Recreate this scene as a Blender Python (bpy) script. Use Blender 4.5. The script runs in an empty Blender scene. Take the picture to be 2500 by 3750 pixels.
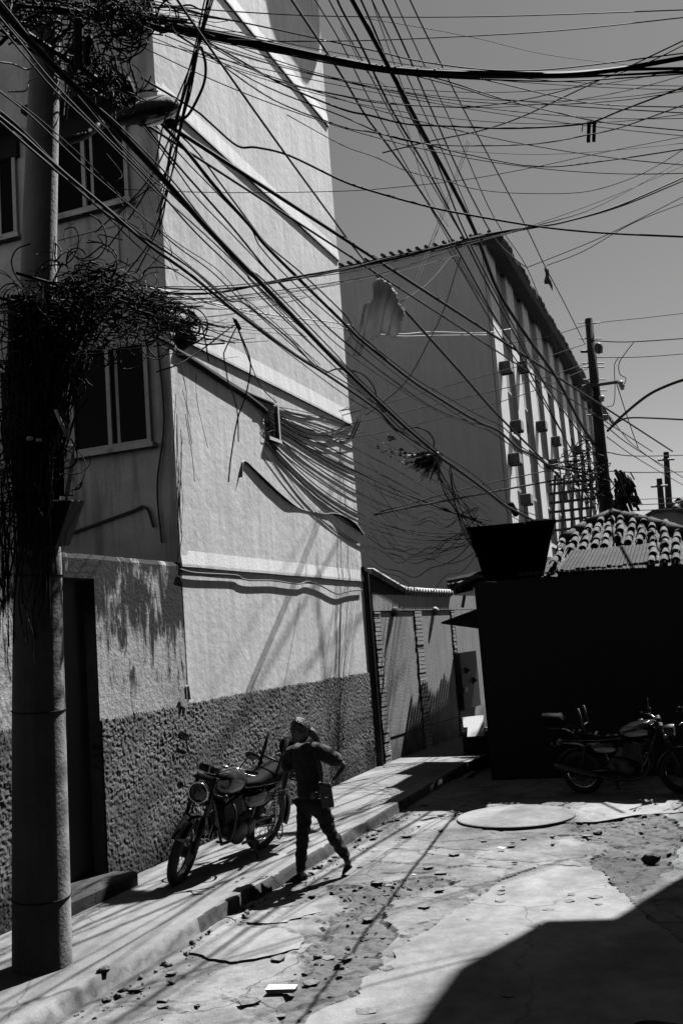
import bpy, bmesh, math, random
import numpy as np
from mathutils import Vector, Matrix, noise as mn
random.seed(7); rng = np.random.default_rng(7)
rad = math.radians
SC = bpy.context.scene; COL = SC.collection
# ------------------------------------------------------------------ camera
CAMH = 2.2
F_PX = 3646.0
ROLL, PITCH, YAW = rad(4.3), math.atan(469 / 3646), rad(20.4)
FW = Vector((-math.sin(YAW) * math.cos(PITCH), math.cos(YAW) * math.cos(PITCH), math.sin(PITCH)))
R0 = Vector((math.cos(YAW), math.sin(YAW), 0)); U0 = R0.cross(FW)
CX = R0 * math.cos(ROLL) - U0 * math.sin(ROLL)
CY = R0 * math.sin(ROLL) + U0 * math.cos(ROLL)
CP = Vector((0, 0, CAMH))
cam = bpy.data.cameras.new('camera'); camo = bpy.data.objects.new('camera', cam); COL.objects.link(camo)
M = Matrix((CX, CY, -FW)).transposed().to_4x4(); M.translation = CP
camo.matrix_world = M
cam.sensor_fit = 'VERTICAL'; cam.sensor_height = 36; cam.sensor_width = 24; cam.lens = 35
cam.clip_start = 0.05; cam.clip_end = 3000
SC.camera = camo
# ------------------------------------------------------------------ light
SUN_AZ, SUN_EL = rad(19), rad(55)       # from +Y towards +X
S = Vector((math.cos(SUN_EL) * math.sin(SUN_AZ), math.cos(SUN_EL) * math.cos(SUN_AZ), math.sin(SUN_EL)))
sun = bpy.data.lights.new('sun', 'SUN'); sun.energy = 5.0; sun.angle = rad(0.5); sun.color = (1, 1, 1)
suno = bpy.data.objects.new('sun', sun); COL.objects.link(suno)
suno.rotation_euler = S.to_track_quat('Z', 'Y').to_euler(); suno.location = (0, 0, 40)
W = bpy.data.worlds.new('World'); SC.world = W; W.use_nodes = True
nt = W.node_tree; bgn = nt.nodes['Background']
sk = nt.nodes.new('ShaderNodeTexSky'); sk.sky_type = 'NISHITA'; sk.sun_disc = False
sk.sun_elevation = SUN_EL; sk.sun_rotation = SUN_AZ; sk.air_density = 1.0; sk.dust_density = 0.3; sk.ozone_density = 1.0
# black and white film behind a red filter: the sky is seen through its red channel
bw = nt.nodes.new('ShaderNodeSeparateColor')
nt.links.new(sk.outputs[0], bw.inputs[0]); nt.links.new(bw.outputs[0], bgn.inputs[0]); bgn.inputs[1].default_value = 0.06
vs = SC.view_settings; vs.view_transform = 'Standard'; vs.look = 'None'; vs.gamma = 1; vs.exposure = 0.76
SC.cycles.max_bounces = 4; SC.cycles.diffuse_bounces = 0; SC.cycles.transparent_max_bounces = 6

# ------------------------------------------------------------------ pixel helpers (source photo pixels -> real positions)
def ray(px, py):
    return (FW * F_PX + CX * (px - 1250) - CY * (py - 1875)).normalized()
def atw(px, py, w):
    return CP + (FW + CX * ((px - 1250) / F_PX) - CY * ((py - 1875) / F_PX)) * w
def atax(px, py, ax, v):
    d = ray(px, py); return CP + d * ((v - CP[ax]) / d[ax])
def depth(p): return (Vector(p) - CP).dot(FW)

# ------------------------------------------------------------------ mesh helpers
def link(name, me, mat, parent=None, smooth=False, origin=None):
    if parent is not None: o_ = parent.matrix_world.translation.copy() if parent.get('_w') else None
    else: o_ = None
    if parent is None:
        n = len(me.vertices)
        co = np.empty(n * 3); me.vertices.foreach_get('co', co); co = co.reshape(-1, 3)
        if origin is None: origin = ((co[:, 0].min() + co[:, 0].max()) / 2, (co[:, 1].min() + co[:, 1].max()) / 2, co[:, 2].min())
        co -= np.array(origin); me.vertices.foreach_set('co', co.ravel())
    elif o_ is not None:
        n = len(me.vertices)
        co = np.empty(n * 3); me.vertices.foreach_get('co', co); co = co.reshape(-1, 3)
        co -= np.array(parent['_w']); me.vertices.foreach_set('co', co.ravel())
    if not isinstance(mat, (list, tuple)): mat = [mat]
    for m in mat: me.materials.append(m)
    if smooth:
        me.polygons.foreach_set('use_smooth', [True] * len(me.polygons))
    me.update()
    ob = bpy.data.objects.new(name, me); COL.objects.link(ob)
    if parent is None: ob.location = origin
    else:
        ob.parent = parent
    return ob
class B:
    """collects shapes for one mesh object"""
    def __init__(s): s.v = []; s.f = []
    def add(s, vs_, fs):
        k = len(s.v); s.v += [tuple(v) for v in vs_]; s.f += [tuple(i + k for i in f) for f in fs]; return s
    def box(s, a, b, M=None):
        x0, y0, z0 = a; x1, y1, z1 = b
        vs_ = [(x0, y0, z0), (x1, y0, z0), (x1, y1, z0), (x0, y1, z0), (x0, y0, z1), (x1, y0, z1), (x1, y1, z1), (x0, y1, z1)]
        if M is not None: vs_ = [M @ Vector(v) for v in vs_]
        return s.add(vs_, [(0, 3, 2, 1), (4, 5, 6, 7), (0, 1, 5, 4), (1, 2, 6, 5), (2, 3, 7, 6), (3, 0, 4, 7)])
    def prism(s, poly, off):
        """poly: 3D points of a planar face; off: vector"""
        n = len(poly); off = Vector(off)
        vs_ = [Vector(p) for p in poly] + [Vector(p) + off for p in poly]
        fs = [tuple(range(n))[::-1], tuple(range(n, 2 * n))] + [(i, (i + 1) % n, n + (i + 1) % n, n + i) for i in range(n)]
        return s.add(vs_, fs)
    def tube(s, pts, r, n=6, cap=True, flat=None):
        pts = [Vector(p) for p in pts]; m = len(pts)
        rs = r if isinstance(r, (list, tuple)) else [r] * m
        up = None; vs_ = []
        for i, p in enumerate(pts):
            t = (pts[min(i + 1, m - 1)] - pts[max(i - 1, 0)])
            if t.length < 1e-9: t = Vector((0, 0, 1))
            t.normalize()
            if up is None:
                up = t.orthogonal().normalized()
            else:
                up = (up - t * up.dot(t))
                up = up.normalized() if up.length > 1e-6 else t.orthogonal().normalized()
            bn = t.cross(up)
            for k in range(n):
                a = 2 * math.pi * k / n
                vs_.append(p + (up * math.cos(a) + bn * math.sin(a)) * rs[i])
        fs = [(i * n + k, i * n + (k + 1) % n, (i + 1) * n + (k + 1) % n, (i + 1) * n + k) for i in range(m - 1) for k in range(n)]
        if cap: fs += [tuple(range(n))[::-1], tuple((m - 1) * n + k for k in range(n))]
        return s.add(vs_, fs)
    def lathe(s, prof, base, axis=(0, 0, 1), n=24):
        """prof: (radius, height) list along axis from base"""
        ax = Vector(axis).normalized(); u = ax.orthogonal().normalized(); w = ax.cross(u); base = Vector(base)
        vs_ = [base + ax * h + (u * math.cos(2 * math.pi * k / n) + w * math.sin(2 * math.pi * k / n)) * r for r, h in prof for k in range(n)]
        m = len(prof)
        fs = [(i * n + k, i * n + (k + 1) % n, (i + 1) * n + (k + 1) % n, (i + 1) * n + k) for i in range(m - 1) for k in range(n)]
        fs += [tuple(range(n))[::-1], tuple((m - 1) * n + k for k in range(n))]
        return s.add(vs_, fs)
    def torus(s, c, ax, R, r, n=32, m=8, a0=0, a1=2 * math.pi):
        ax = Vector(ax).normalized(); u = ax.orthogonal().normalized(); w = ax.cross(u); c = Vector(c)
        full = abs(a1 - a0 - 2 * math.pi) < 1e-6; nn = n if full else n + 1; vs_ = []
        for i in range(nn):
            a = a0 + (a1 - a0) * i / n; d = u * math.cos(a) + w * math.sin(a)
            for k in range(m):
                b = 2 * math.pi * k / m
                vs_.append(c + d * (R + r * math.cos(b)) + ax * r * math.sin(b))
        fs = [(i * m + k, ((i + 1) % nn) * m + k, ((i + 1) % nn) * m + (k + 1) % m, i * m + (k + 1) % m) for i in range(nn if full else nn - 1) for k in range(m)]
        return s.add(vs_, fs)
    def ell(s, c, r, n=16, m=10, M=None):
        c = Vector(c); vs_ = []
        for j in range(m + 1):
            t = math.pi * j / m
            for k in range(n):
                a = 2 * math.pi * k / n
                p = Vector((r[0] * math.sin(t) * math.cos(a), r[1] * math.sin(t) * math.sin(a), r[2] * math.cos(t)))
                if M is not None: p = M @ p
                vs_.append(c + p)
        fs = [(j * n + k, j * n + (k + 1) % n, (j + 1) * n + (k + 1) % n, (j + 1) * n + k) for j in range(m) for k in range(n)]
        return s.add(vs_, fs)
    def loft(s, secs):
        """secs: list of closed loops with equal point counts"""
        n = len(secs[0]); vs_ = [p for l in secs for p in l]; m = len(secs)
        fs = [(i * n + k, i * n + (k + 1) % n, (i + 1) * n + (k + 1) % n, (i + 1) * n + k) for i in range(m - 1) for k in range(n)]
        fs += [tuple(range(n))[::-1], tuple((m - 1) * n + k for k in range(n))]
        return s.add(vs_, fs)
    def xf(s, M, k=0):
        for i in range(k, len(s.v)): s.v[i] = tuple(M @ Vector(s.v[i]))
        return s
    def build(s, name, mat, parent=None, smooth=False, origin=None, bevel=0, fix=True):
        me = bpy.data.meshes.new(name); me.from_pydata([tuple(v) for v in s.v], [], s.f); me.validate()
        if fix or bevel:
            bm = bmesh.new(); bm.from_mesh(me)
            bmesh.ops.remove_doubles(bm, verts=bm.verts, dist=1e-6)
            if fix: bmesh.ops.recalc_face_normals(bm, faces=bm.faces)
            if bevel: bmesh.ops.bevel(bm, geom=bm.edges[:], offset=bevel, segments=1, affect='EDGES', clamp_overlap=True)
            bm.to_mesh(me); bm.free()
        return link(name, me, mat, parent, smooth, origin)
def tag(o, label=None, cat=None, group=None, kind=None):
    if label: o['label'] = label
    if cat: o['category'] = cat
    if group: o['group'] = group
    if kind: o['kind'] = kind
    return o
def thing(name, label, cat, loc=(0, 0, 0), group=None, world=True):
    o = bpy.data.objects.new(name, None); COL.objects.link(o); o.location = loc; o.empty_display_size = .2
    if world: o['_w'] = tuple(loc)
    o.matrix_world = Matrix.Translation(loc)
    return tag(o, label, cat, group)
def tree_copy(o, parent=None):
    c = o.copy(); COL.objects.link(c); c.parent = parent
    for ch in list(o.children): tree_copy(ch, c)
    return c
def spline(pts, seg=6):
    pts = [Vector(p) for p in pts]
    if len(pts) == 2: pts = [pts[0], pts[0].lerp(pts[1], .5), pts[1]]
    P = [2 * pts[0] - pts[1]] + pts + [2 * pts[-1] - pts[-2]]; out = []
    for i in range(1, len(P) - 2):
        p0, p1, p2, p3 = P[i - 1:i + 3]
        for k in range(seg):
            t = k / seg
            out.append(.5 * ((2 * p1) + (p2 - p0) * t + (2 * p0 - 5 * p1 + 4 * p2 - p3) * t * t + (3 * p1 - p0 - 3 * p2 + p3) * t ** 3))
    out.append(P[-2]); return out

# ------------------------------------------------------------------ materials (a black and white world)
def mat(name, v, rough=.8, metal=0, var=0, vscale=3, bump=0, bscale=40, streak=0, spec=None, speck=0, stains=None, obj_space=False, dist=.02):
    m = bpy.data.materials.new(name); m.use_nodes = True; n = m.node_tree; p = n.nodes['Principled BSDF']
    p.inputs['Roughness'].default_value = rough; p.inputs['Metallic'].default_value = metal
    if spec is not None: p.inputs['Specular IOR Level'].default_value = spec
    L = n.links.new
    if obj_space: tc = n.nodes.new('ShaderNodeTexCoord'); P = tc.outputs['Object']
    else: g = n.nodes.new('ShaderNodeNewGeometry'); P = g.outputs['Position']
    val = None
    def math_(op, a, b):
        k = n.nodes.new('ShaderNodeMath'); k.operation = op
        for i, q in enumerate((a, b)):
            if isinstance(q, (int, float)): k.inputs[i].default_value = q
            else: L(q, k.inputs[i])
        return k.outputs[0]
    def noi(scale, detail=5, r=.55, vec=None, d=0):
        k = n.nodes.new('ShaderNodeTexNoise'); k.inputs['Scale'].default_value = scale; k.inputs['Detail'].default_value = detail
        k.inputs['Roughness'].default_value = r; k.inputs['Distortion'].default_value = d; L(vec or P, k.inputs['Vector']); return k.outputs['Fac']
    def rng_(x, a, b, c, d):
        k = n.nodes.new('ShaderNodeMapRange'); k.inputs[1].default_value = a; k.inputs[2].default_value = b; k.inputs[3].default_value = c; k.inputs[4].default_value = d
        k.clamp = True; L(x, k.inputs[0]); return k.outputs[0]
    f = None
    def mul(x):
        nonlocal f
        f = x if f is None else math_('MULTIPLY', f, x)
    if var: mul(rng_(noi(vscale, 6), .3, .7, 1 - var, 1 + var))
    if speck: mul(rng_(noi(90, 2), .3, .7, 1 - speck, 1 + speck))
    if streak:
        mp = n.nodes.new('ShaderNodeMapping'); mp.inputs['Scale'].default_value = (7, 7, .5); L(P, mp.inputs[0])
        mul(rng_(noi(1.3, 6, .6, mp.outputs[0]), .35, .7, 1 + streak * .3, 1 - streak))
    if stains: mul(stains(n, L, P, math_, noi, rng_))
    if f is not None:
        o = math_('MULTIPLY', f, v)
        L(o, p.inputs['Base Color'])
    else: p.inputs['Base Color'].default_value = (v, v, v, 1)
    if bump:
        bn = n.nodes.new('ShaderNodeBump'); bn.inputs['Strength'].default_value = bump; bn.inputs['Distance'].default_value = dist
        L(noi(bscale, 8, .6), bn.inputs['Height']); L(bn.outputs[0], p.inputs['Normal'])
    return m
def mould(n, L, P, math_, noi, rng_):
    sx = n.nodes.new('ShaderNodeSeparateXYZ'); L(P, sx.inputs[0]); z = sx.outputs[2]; y = sx.outputs[1]
    mp = n.nodes.new('ShaderNodeMapping'); mp.inputs['Scale'].default_value = (1, 6.5, 1.3); L(P, mp.inputs[0])
    st = noi(1.0, 8, .72, mp.outputs[0], 1.1)
    big = noi(1.7, 4, .5)
    top = rng_(z, 1.75, 3.2, 0, 1)                         # mould grows down from the wall's top
    t = math_('ADD', math_('MULTIPLY', top, 1.0), math_('MULTIPLY', math_('SUBTRACT', st, .5), 3.4))
    t = math_('ADD', t, math_('MULTIPLY', math_('SUBTRACT', big, .5), 2.4))
    dark = rng_(t, .30, .72, 1, .03)
    pat = rng_(noi(1.15, 6, .65, None, .4), .53, .68, 1, .45)   # damp patches lower down
    return math_('MULTIPLY', dark, pat)
def base_darken(n, L, P, math_, noi, rng_):  # darkens a wall towards its foot, with a noisy edge
    sx = n.nodes.new('ShaderNodeSeparateXYZ'); L(P, sx.inputs[0]); z = sx.outputs[2]
    t = math_('ADD', z, math_('MULTIPLY', math_('SUBTRACT', noi(3, 5), .5), .9))
    return rng_(t, 0.0, .55, .3, 1)
def face_damp(n, L, P, math_, noi, rng_):
    mp = n.nodes.new('ShaderNodeMapping'); mp.inputs['Scale'].default_value = (5, 5, .45); L(P, mp.inputs[0])
    a = rng_(noi(1.0, 6, .6, mp.outputs[0]), .5, .72, 1, .35)
    b = rng_(noi(.7, 4, .6), .4, .65, 1.1, .7)
    return math_('MULTIPLY', a, b)
MT = {}
MT['white'] = mat('white_limewash', .80, .9, var=.10, vscale=1.6, streak=.2, bump=.4, bscale=8, speck=.14, dist=.02)
MT['whitetrim'] = mat('white_ledge_paint', .82, .9, var=.05, streak=.2, bump=.3, bscale=30)
MT['lowwall'] = mat('stained_plaster', .52, .92, var=.15, vscale=4, bump=.5, bscale=20, stains=mould, speck=.2)
MT['facade'] = mat('shaded_facade_plaster', .75, .9, var=.12, vscale=2, bump=.4, bscale=25, stains=face_damp, speck=.15)
MT['rough'] = mat('roughcast', .15, .95, var=.3, vscale=3, speck=.35, stains=base_darken)
MT['dark'] = mat('near_black', .012, .6)
MT['black'] = mat('black_rubber_cable', .012, .7, spec=.12)
MT['cablegrey'] = mat('grey_weathered_cable', .16, .6)
MT['cablewhite'] = mat('pale_cable', .6, .5)
MT['glass'] = mat('dark_glass', .005, .35, spec=.08)
MT['frame'] = mat('aluminium_frame', .62, .45, var=.15, vscale=8)
MT['pole'] = mat('concrete_pole', .3, .85, var=.25, vscale=3, streak=.25, bump=.4, bscale=35, speck=.1)
MT['darkwall'] = mat('shade_dark_wall', .016, .95, var=.4, vscale=2, bump=.5, bscale=20)  # near-black base puts the deep shade of these walls into their colour
MT['darkmetal'] = mat('dark_metal', .012, .6)
MT['endwall'] = mat('grey_end_wall', .88, .9, var=.08, vscale=.45, streak=.10, speck=.12)
MT['tankblack'] = mat('matte_black_tank', .005, .95, spec=.03)  # even near-black base with almost no gloss
MT['aptwhite'] = mat('apartment_white_paint', .8, .9, var=.08, vscale=2)
MT['aptgrey'] = mat('apartment_grey_panel', .32, .9, var=.1)
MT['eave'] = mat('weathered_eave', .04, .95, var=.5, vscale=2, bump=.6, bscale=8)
MT['gateplaster'] = mat('gate_plaster', .42, .9, var=.1, vscale=3, streak=.2, bump=.35, bscale=25, stains=base_darken)
MT['tile'] = mat('clay_tile', .10, .9, var=.8, vscale=5, bump=.4, bscale=50)
MT['tiledark'] = mat('old_sheet', .045, .9, var=.5, vscale=7, bump=.4, bscale=30)
MT['tyre'] = mat('tyre_rubber', .012, .8)
MT['chrome'] = mat('chrome', .45, .16, metal=1)
MT['mpaint'] = mat('black_gloss_paint', .02, .1, spec=.6)
MT['mtank'] = mat('tank_paint', .09, .2, metal=.5)
MT['seat'] = mat('black_vinyl', .008, .75, spec=.08)
MT['engine'] = mat('cast_engine', .018, .5, metal=.5, bump=.3, bscale=60)
MT['lens'] = mat('lamp_lens', .07, .12)
MT['skin'] = mat('brown_skin', .15, .5, obj_space=True)
MT['hair'] = mat('dark_grey_hair', .05, .3, var=.4, vscale=60, obj_space=True, bump=.6, bscale=120)
MT['shirt'] = mat('dark_print_shirt', .07, .9, var=.95, vscale=22, obj_space=True, bump=.5, bscale=25)
MT['trousers'] = mat('dark_trousers', .012, .9, bump=.5, bscale=14)
MT['bag'] = mat('dark_bag', .02, .6)
MT['plastic'] = mat('grey_plastic_film', .3, .6, var=.15, vscale=8, obj_space=True, bump=.5, bscale=14)
m_ = MT['plastic']; n_ = m_.node_tree; p_ = n_.nodes['Principled BSDF']; o_ = n_.nodes['Material Output']
tr_ = n_.nodes.new('ShaderNodeBsdfTranslucent'); tr_.inputs[0].default_value = (.3, .3, .3, 1); tp_ = n_.nodes.new('ShaderNodeBsdfTransparent'); mx_ = n_.nodes.new('ShaderNodeMixShader'); mx2_ = n_.nodes.new('ShaderNodeMixShader')
mx_.inputs[0].default_value = .45; mx2_.inputs[0].default_value = .06
n_.links.new(p_.outputs[0], mx_.inputs[1]); n_.links.new(tr_.outputs[0], mx_.inputs[2]); n_.links.new(mx_.outputs[0], mx2_.inputs[1]); n_.links.new(tp_.outputs[0], mx2_.inputs[2]); n_.links.new(mx2_.outputs[0], o_.inputs[0])
MT['plasticdark'] = mat('torn_dark_plastic', .04, .5, var=.6, vscale=12, obj_space=True)
MT['litter'] = mat('white_paper', .8, .8)
MT['stone'] = mat('stone_rubble', .19, .95, var=.4, vscale=20, bump=.5, bscale=60)
MT['foliage'] = mat('dark_dry_leaves', .05, .9, var=.4, vscale=3)
MT['brick'] = mat('painted_brick', .5, .9, var=.3, vscale=14, bump=.5, bscale=40)
MT['hill'] = mat('hill_ground', .09, 1, var=.3, vscale=.4)

# ground materials
def road_mat(name, v, dirt=1.0, grooves=False):
    m = bpy.data.materials.new(name); m.use_nodes = True; n = m.node_tree; p = n.nodes['Principled BSDF']; L = n.links.new
    p.inputs['Roughness'].default_value = .88; p.inputs['Specular IOR Level'].default_value = .25
    g = n.nodes.new('ShaderNodeNewGeometry'); P = g.outputs['Position']
    mp = n.nodes.new('ShaderNodeMapping'); mp.inputs['Scale'].default_value = (1, .6, 1); L(P, mp.inputs[0])
    def noi(sc, d, r, vec=P, dist=0):
        k = n.nodes.new('ShaderNodeTexNoise'); k.inputs['Scale'].default_value = sc; k.inputs['Detail'].default_value = d; k.inputs['Roughness'].default_value = r
        k.inputs['Distortion'].default_value = dist; L(vec, k.inputs['Vector']); return k.outputs['Fac']
    def rg(x, a, b, c, d):
        k = n.nodes.new('ShaderNodeMapRange'); k.inputs[1].default_value = a; k.inputs[2].default_value = b; k.inputs[3].default_value = c; k.inputs[4].default_value = d; L(x, k.inputs[0]); return k.outputs[0]
    def mu(a, b, op='MULTIPLY'):
        k = n.nodes.new('ShaderNodeMath'); k.operation = op
        for i, q in enumerate((a, b)):
            if isinstance(q, (int, float)): k.inputs[i].default_value = q
            else: L(q, k.inputs[i])
        return k.outputs[0]
    a = rg(noi(.9, 7, .62, mp.outputs[0], .3), .42, .62, 1.12, 1 - .42 * dirt)
    b = rg(noi(6, 8, .7), .35, .7, 1.1, 1 - .3 * dirt)
    c = rg(noi(70, 3, .6), .3, .7, .86, 1.14)
    x = mu(mu(a, b), c)
    vo = n.nodes.new('ShaderNodeTexVoronoi'); vo.feature = 'DISTANCE_TO_EDGE'; vo.inputs['Scale'].default_value = .62
    wv = n.nodes.new('ShaderNodeMixRGB'); wv.inputs[0].default_value = .25; L(mp.outputs[0], wv.inputs[1])
    nz = n.nodes.new('ShaderNodeTexNoise'); nz.inputs['Scale'].default_value = 2.5; nz.inputs['Detail'].default_value = 6; L(P, nz.inputs['Vector']); L(nz.outputs['Color'], wv.inputs[2])
    L(wv.outputs[0], vo.inputs['Vector'])
    crack = rg(vo.outputs['Distance'], .0005, .0045, .5 if dirt > .9 else .62, 1)
    x = mu(x, crack)
    L(mu(x, v), p.inputs['Base Color'])
    h = mu(mu(noi(9, 9, .7), .6), mu(noi(60, 4, .6), .25), 'ADD'); h = mu(h, mu(crack, .5), 'ADD')
    bn = n.nodes.new('ShaderNodeBump'); bn.inputs['Strength'].default_value = .55; bn.inputs['Distance'].default_value = .03 * max(.3, dirt)
    L(h, bn.inputs['Height']); L(bn.outputs[0], p.inputs['Normal'])
    return m
MT['road'] = road_mat('worn_asphalt', .25, 1.35)
MT['slab'] = road_mat('concrete_slab', .28, .9)
MT['slab2'] = road_mat('cement_patch', .29, 1.1)
MT['walk'] = road_mat('pavement_cement', .25, .6)
MT['rubbleground'] = road_mat('broken_dirt', .14, 1)
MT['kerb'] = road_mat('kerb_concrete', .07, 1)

# ------------------------------------------------------------------ ground
RZ = -.12
def fbm(x, y, s, o=4, seed=0):
    a = 0; amp = 1; t = 0
    for i in range(o):
        a += amp * mn.noise(Vector((x * s + seed, y * s, seed * .7 + i * 5.1))); t += amp; amp *= .5; s *= 2
    return a / t
def inpoly(x, y, P):
    c = False; j = len(P) - 1
    for i in range(len(P)):
        if (P[i][1] > y) != (P[j][1] > y) and x < (P[j][0] - P[i][0]) * (y - P[i][1]) / (P[j][1] - P[i][1] + 1e-12) + P[i][0]: c = not c
        j = i
    return c
def gpoly(pts, z=RZ): return [tuple(atax(px, py, 2, z))[:2] for px, py in pts]
ERODED = [gpoly(q) for q in ([(1230, 3350), (1400, 3290), (1440, 3430), (1400, 3520), (1330, 3650), (1180, 3750), (1000, 3750), (1080, 3560)],
                             [(2080, 3040), (2150, 2990), (2300, 2975), (2470, 3000), (2500, 3080), (2440, 3200), (2330, 3280), (2200, 3270), (2150, 3160), (2230, 3110)],
                             [(1200, 3260), (1560, 3210), (1700, 3230), (1500, 3280), (1250, 3330)],
                             [(1640, 2970), (1760, 2965), (1740, 2995), (1660, 3000)])]
SLABS = []
def cell(x, y, sc, seed):
    d, p = mn.voronoi(Vector((x * sc + .35 * fbm(x, y, 2.2, 3, 71), y * sc * 1.3 + .35 * fbm(x, y, 2.2, 3, 72), seed)))
    q = p[0]; return (math.sin(q.x * 12.9 + q.y * 78.2 + q.z * 3.1) * 43758.5) % 1, d[1] - d[0]
def roadz(x, y):
    z = RZ + .012 * fbm(x, y, .8, 4, 3) + .004 * fbm(x, y, 7, 3, 9)
    # layered worn crust: small terraces
    ins = any(inpoly(x, y, P) for P in SLABS)
    if ins: z = RZ - .012 + .003 * fbm(x, y, 2, 2, 9)
    elif x > -4.2:
        h, e = cell(x, y, 1.5, 3.3); z += .013 * int(h * 3) / 2
        if e < .025: z -= .010
        h2, e2 = cell(x, y, 5.5, 8.3); z += .004 * h2
    for P in ERODED:
        if inpoly(x + .16 * fbm(x, y, 4, 4, 5), y + .2 * fbm(x, y, 4, 4, 15), P): z += -.02 + .045 * fbm(x, y, 8, 4, 11)
    return z
def gridmesh(x0, x1, y0, y1, d, fz):
    nx = int((x1 - x0) / d) + 1; ny = int((y1 - y0) / d) + 1
    v = [(x0 + (x1 - x0) * i / (nx - 1), y0 + (y1 - y0) * j / (ny - 1)) for j in range(ny) for i in range(nx)]
    v = [(x, y, fz(x, y)) for x, y in v]
    f = [(j * nx + i, j * nx + i + 1, (j + 1) * nx + i + 1, (j + 1) * nx + i) for j in range(ny - 1) for i in range(nx - 1)]
    b = B(); b.v = v; b.f = f; return b
KX = -4.3
SLABPX = [[(1120, 3760), (1290, 3640), (1480, 3460), (1650, 3350), (1830, 3230), (1990, 3170), (2190, 3180), (2330, 3330), (2560, 3500), (2560, 3760)],
          [(720, 3495), (765, 3435), (870, 3400), (1035, 3408), (1100, 3432), (1080, 3475), (1005, 3505), (880, 3525), (770, 3515)],
          [(2110, 2965), (2200, 2950), (2400, 2930), (2520, 2940), (2520, 2970), (2330, 2985), (2200, 3008), (2120, 3008)]]
SLABS += [gpoly(q) for q in SLABPX]
rdm = gridmesh(KX - .1, 1.3, 4.2, 15.8, .026, roadz)
rdo = rdm.build('road', [MT['road'], MT['rubbleground']], fix=False, smooth=False); tag(rdo, kind='structure')
mi = []
for f in rdm.f:
    x, y, _ = rdm.v[f[0]]; xx = x + .16 * fbm(x, y, 4, 4, 5); yy = y + .2 * fbm(x, y, 4, 4, 15)
    mi.append(1 if any(inpoly(xx, yy, P) for P in ERODED) else 0)
rdo.data.polygons.foreach_set('material_index', mi)
b = B(); b.add([(-400, -60, RZ - .09), (400, -60, RZ - .09), (400, 900, RZ - .09), (-400, 900, RZ - .09)], [(0, 1, 2, 3)])
tag(b.build('ground', MT['road'], fix=False), kind='structure')
def walkz(x, y):
    z = .006 * fbm(x, y, 1.2, 3, 2) + .002 * fbm(x, y, 9, 3, 8)
    e = x - (KX - .04 + .05 * fbm(0, y, 2.0, 4, 30))
    if y < 8.6: e += .03 + .07 * max(0, fbm(0, y, 1.1, 3, 44)) + .02 * fbm(x, y, 5, 3, 4)      # broken kerb edge towards the camera
    if e > 0: z -= min(.15, e * 5)
    for gx, gw in ((-4.62, .02), (-4.50, .025)):
        if y > 0: z -= .012 * math.exp(-((x - gx - .01 * fbm(0, y, .6, 2, 6)) / gw) ** 2)
    return z
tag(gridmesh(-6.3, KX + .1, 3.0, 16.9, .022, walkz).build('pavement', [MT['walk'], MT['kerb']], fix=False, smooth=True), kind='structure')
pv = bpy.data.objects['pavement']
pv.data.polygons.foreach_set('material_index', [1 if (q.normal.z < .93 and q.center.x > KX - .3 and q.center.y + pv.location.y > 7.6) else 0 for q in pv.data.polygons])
b = B(); b.add([(-6.3, 16.9, 0), (KX, 16.9, 0), (-3.2, 24, 0), (-6.3, 24, 0)], [(0, 1, 2, 3)])
tag(b.build('alley_path', MT['walk'], fix=False), kind='structure')
def slab(pts, name, m, h=.02, z=RZ, jag=.03):
    P = gpoly(pts, z); Q = []
    for i in range(len(P)):
        a = Vector(P[i]); c = Vector(P[(i + 1) % len(P)]); k = max(1, int((c - a).length / .05))
        for j in range(k):
            q = a.lerp(c, j / k); q = q + Vector((fbm(q.x, q.y, 3, 2, 1) * 2 + random.uniform(-.25, .25), fbm(q.x, q.y, 3, 2, 2) * 2 + random.uniform(-.25, .25))) * jag; Q.append(q)
    b = B(); top = [(q.x, q.y, z + h + .004 * fbm(q.x, q.y, 1, 2, 4)) for q in Q]; bt = [(q.x - .0, q.y, z - .05) for q in Q]
    n = len(Q); b.add(top + bt, [tuple(range(n))] + [(i, n + i, n + (i + 1) % n, (i + 1) % n) for i in range(n)])
    o = b.build(name, m); tag(o, kind='structure'); return o
slab([(1120, 3760), (1290, 3640), (1480, 3460), (1650, 3350), (1830, 3230), (1990, 3170), (2190, 3180), (2330, 3330), (2560, 3500), (2560, 3760)], 'concrete_road_strip', MT['slab'], .006, jag=.07)
slab([(700, 3500), (760, 3430), (870, 3395), (1040, 3405), (1110, 3430), (1085, 3480), (1010, 3510), (880, 3530), (760, 3520)], 'cement_patch', MT['slab'], .02, jag=.06)
slab([(830, 3350), (960, 3330), (1180, 3310), (1160, 3345), (1040, 3380), (900, 3385)], 'cement_patch', MT['slab2'], .012, jag=.06)
slab([(1560, 3120), (1820, 3080), (2080, 3080), (2180, 3110), (2160, 3150), (1980, 3170), (1700, 3170)], 'cement_patch', MT['slab'], .007, jag=.08)
slab([(2080, 2960), (2200, 2945), (2400, 2925), (2520, 2935), (2520, 2975), (2330, 2990), (2200, 3015), (2110, 3015)], 'cement_patch', MT['slab'], .018, jag=.05)
slab([(1330, 3060), (1440, 3020), (1560, 2990), (1640, 3010), (1650, 3060), (1500, 3110), (1360, 3120)], 'cement_patch', MT['slab2'], .007, jag=.08)
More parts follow.
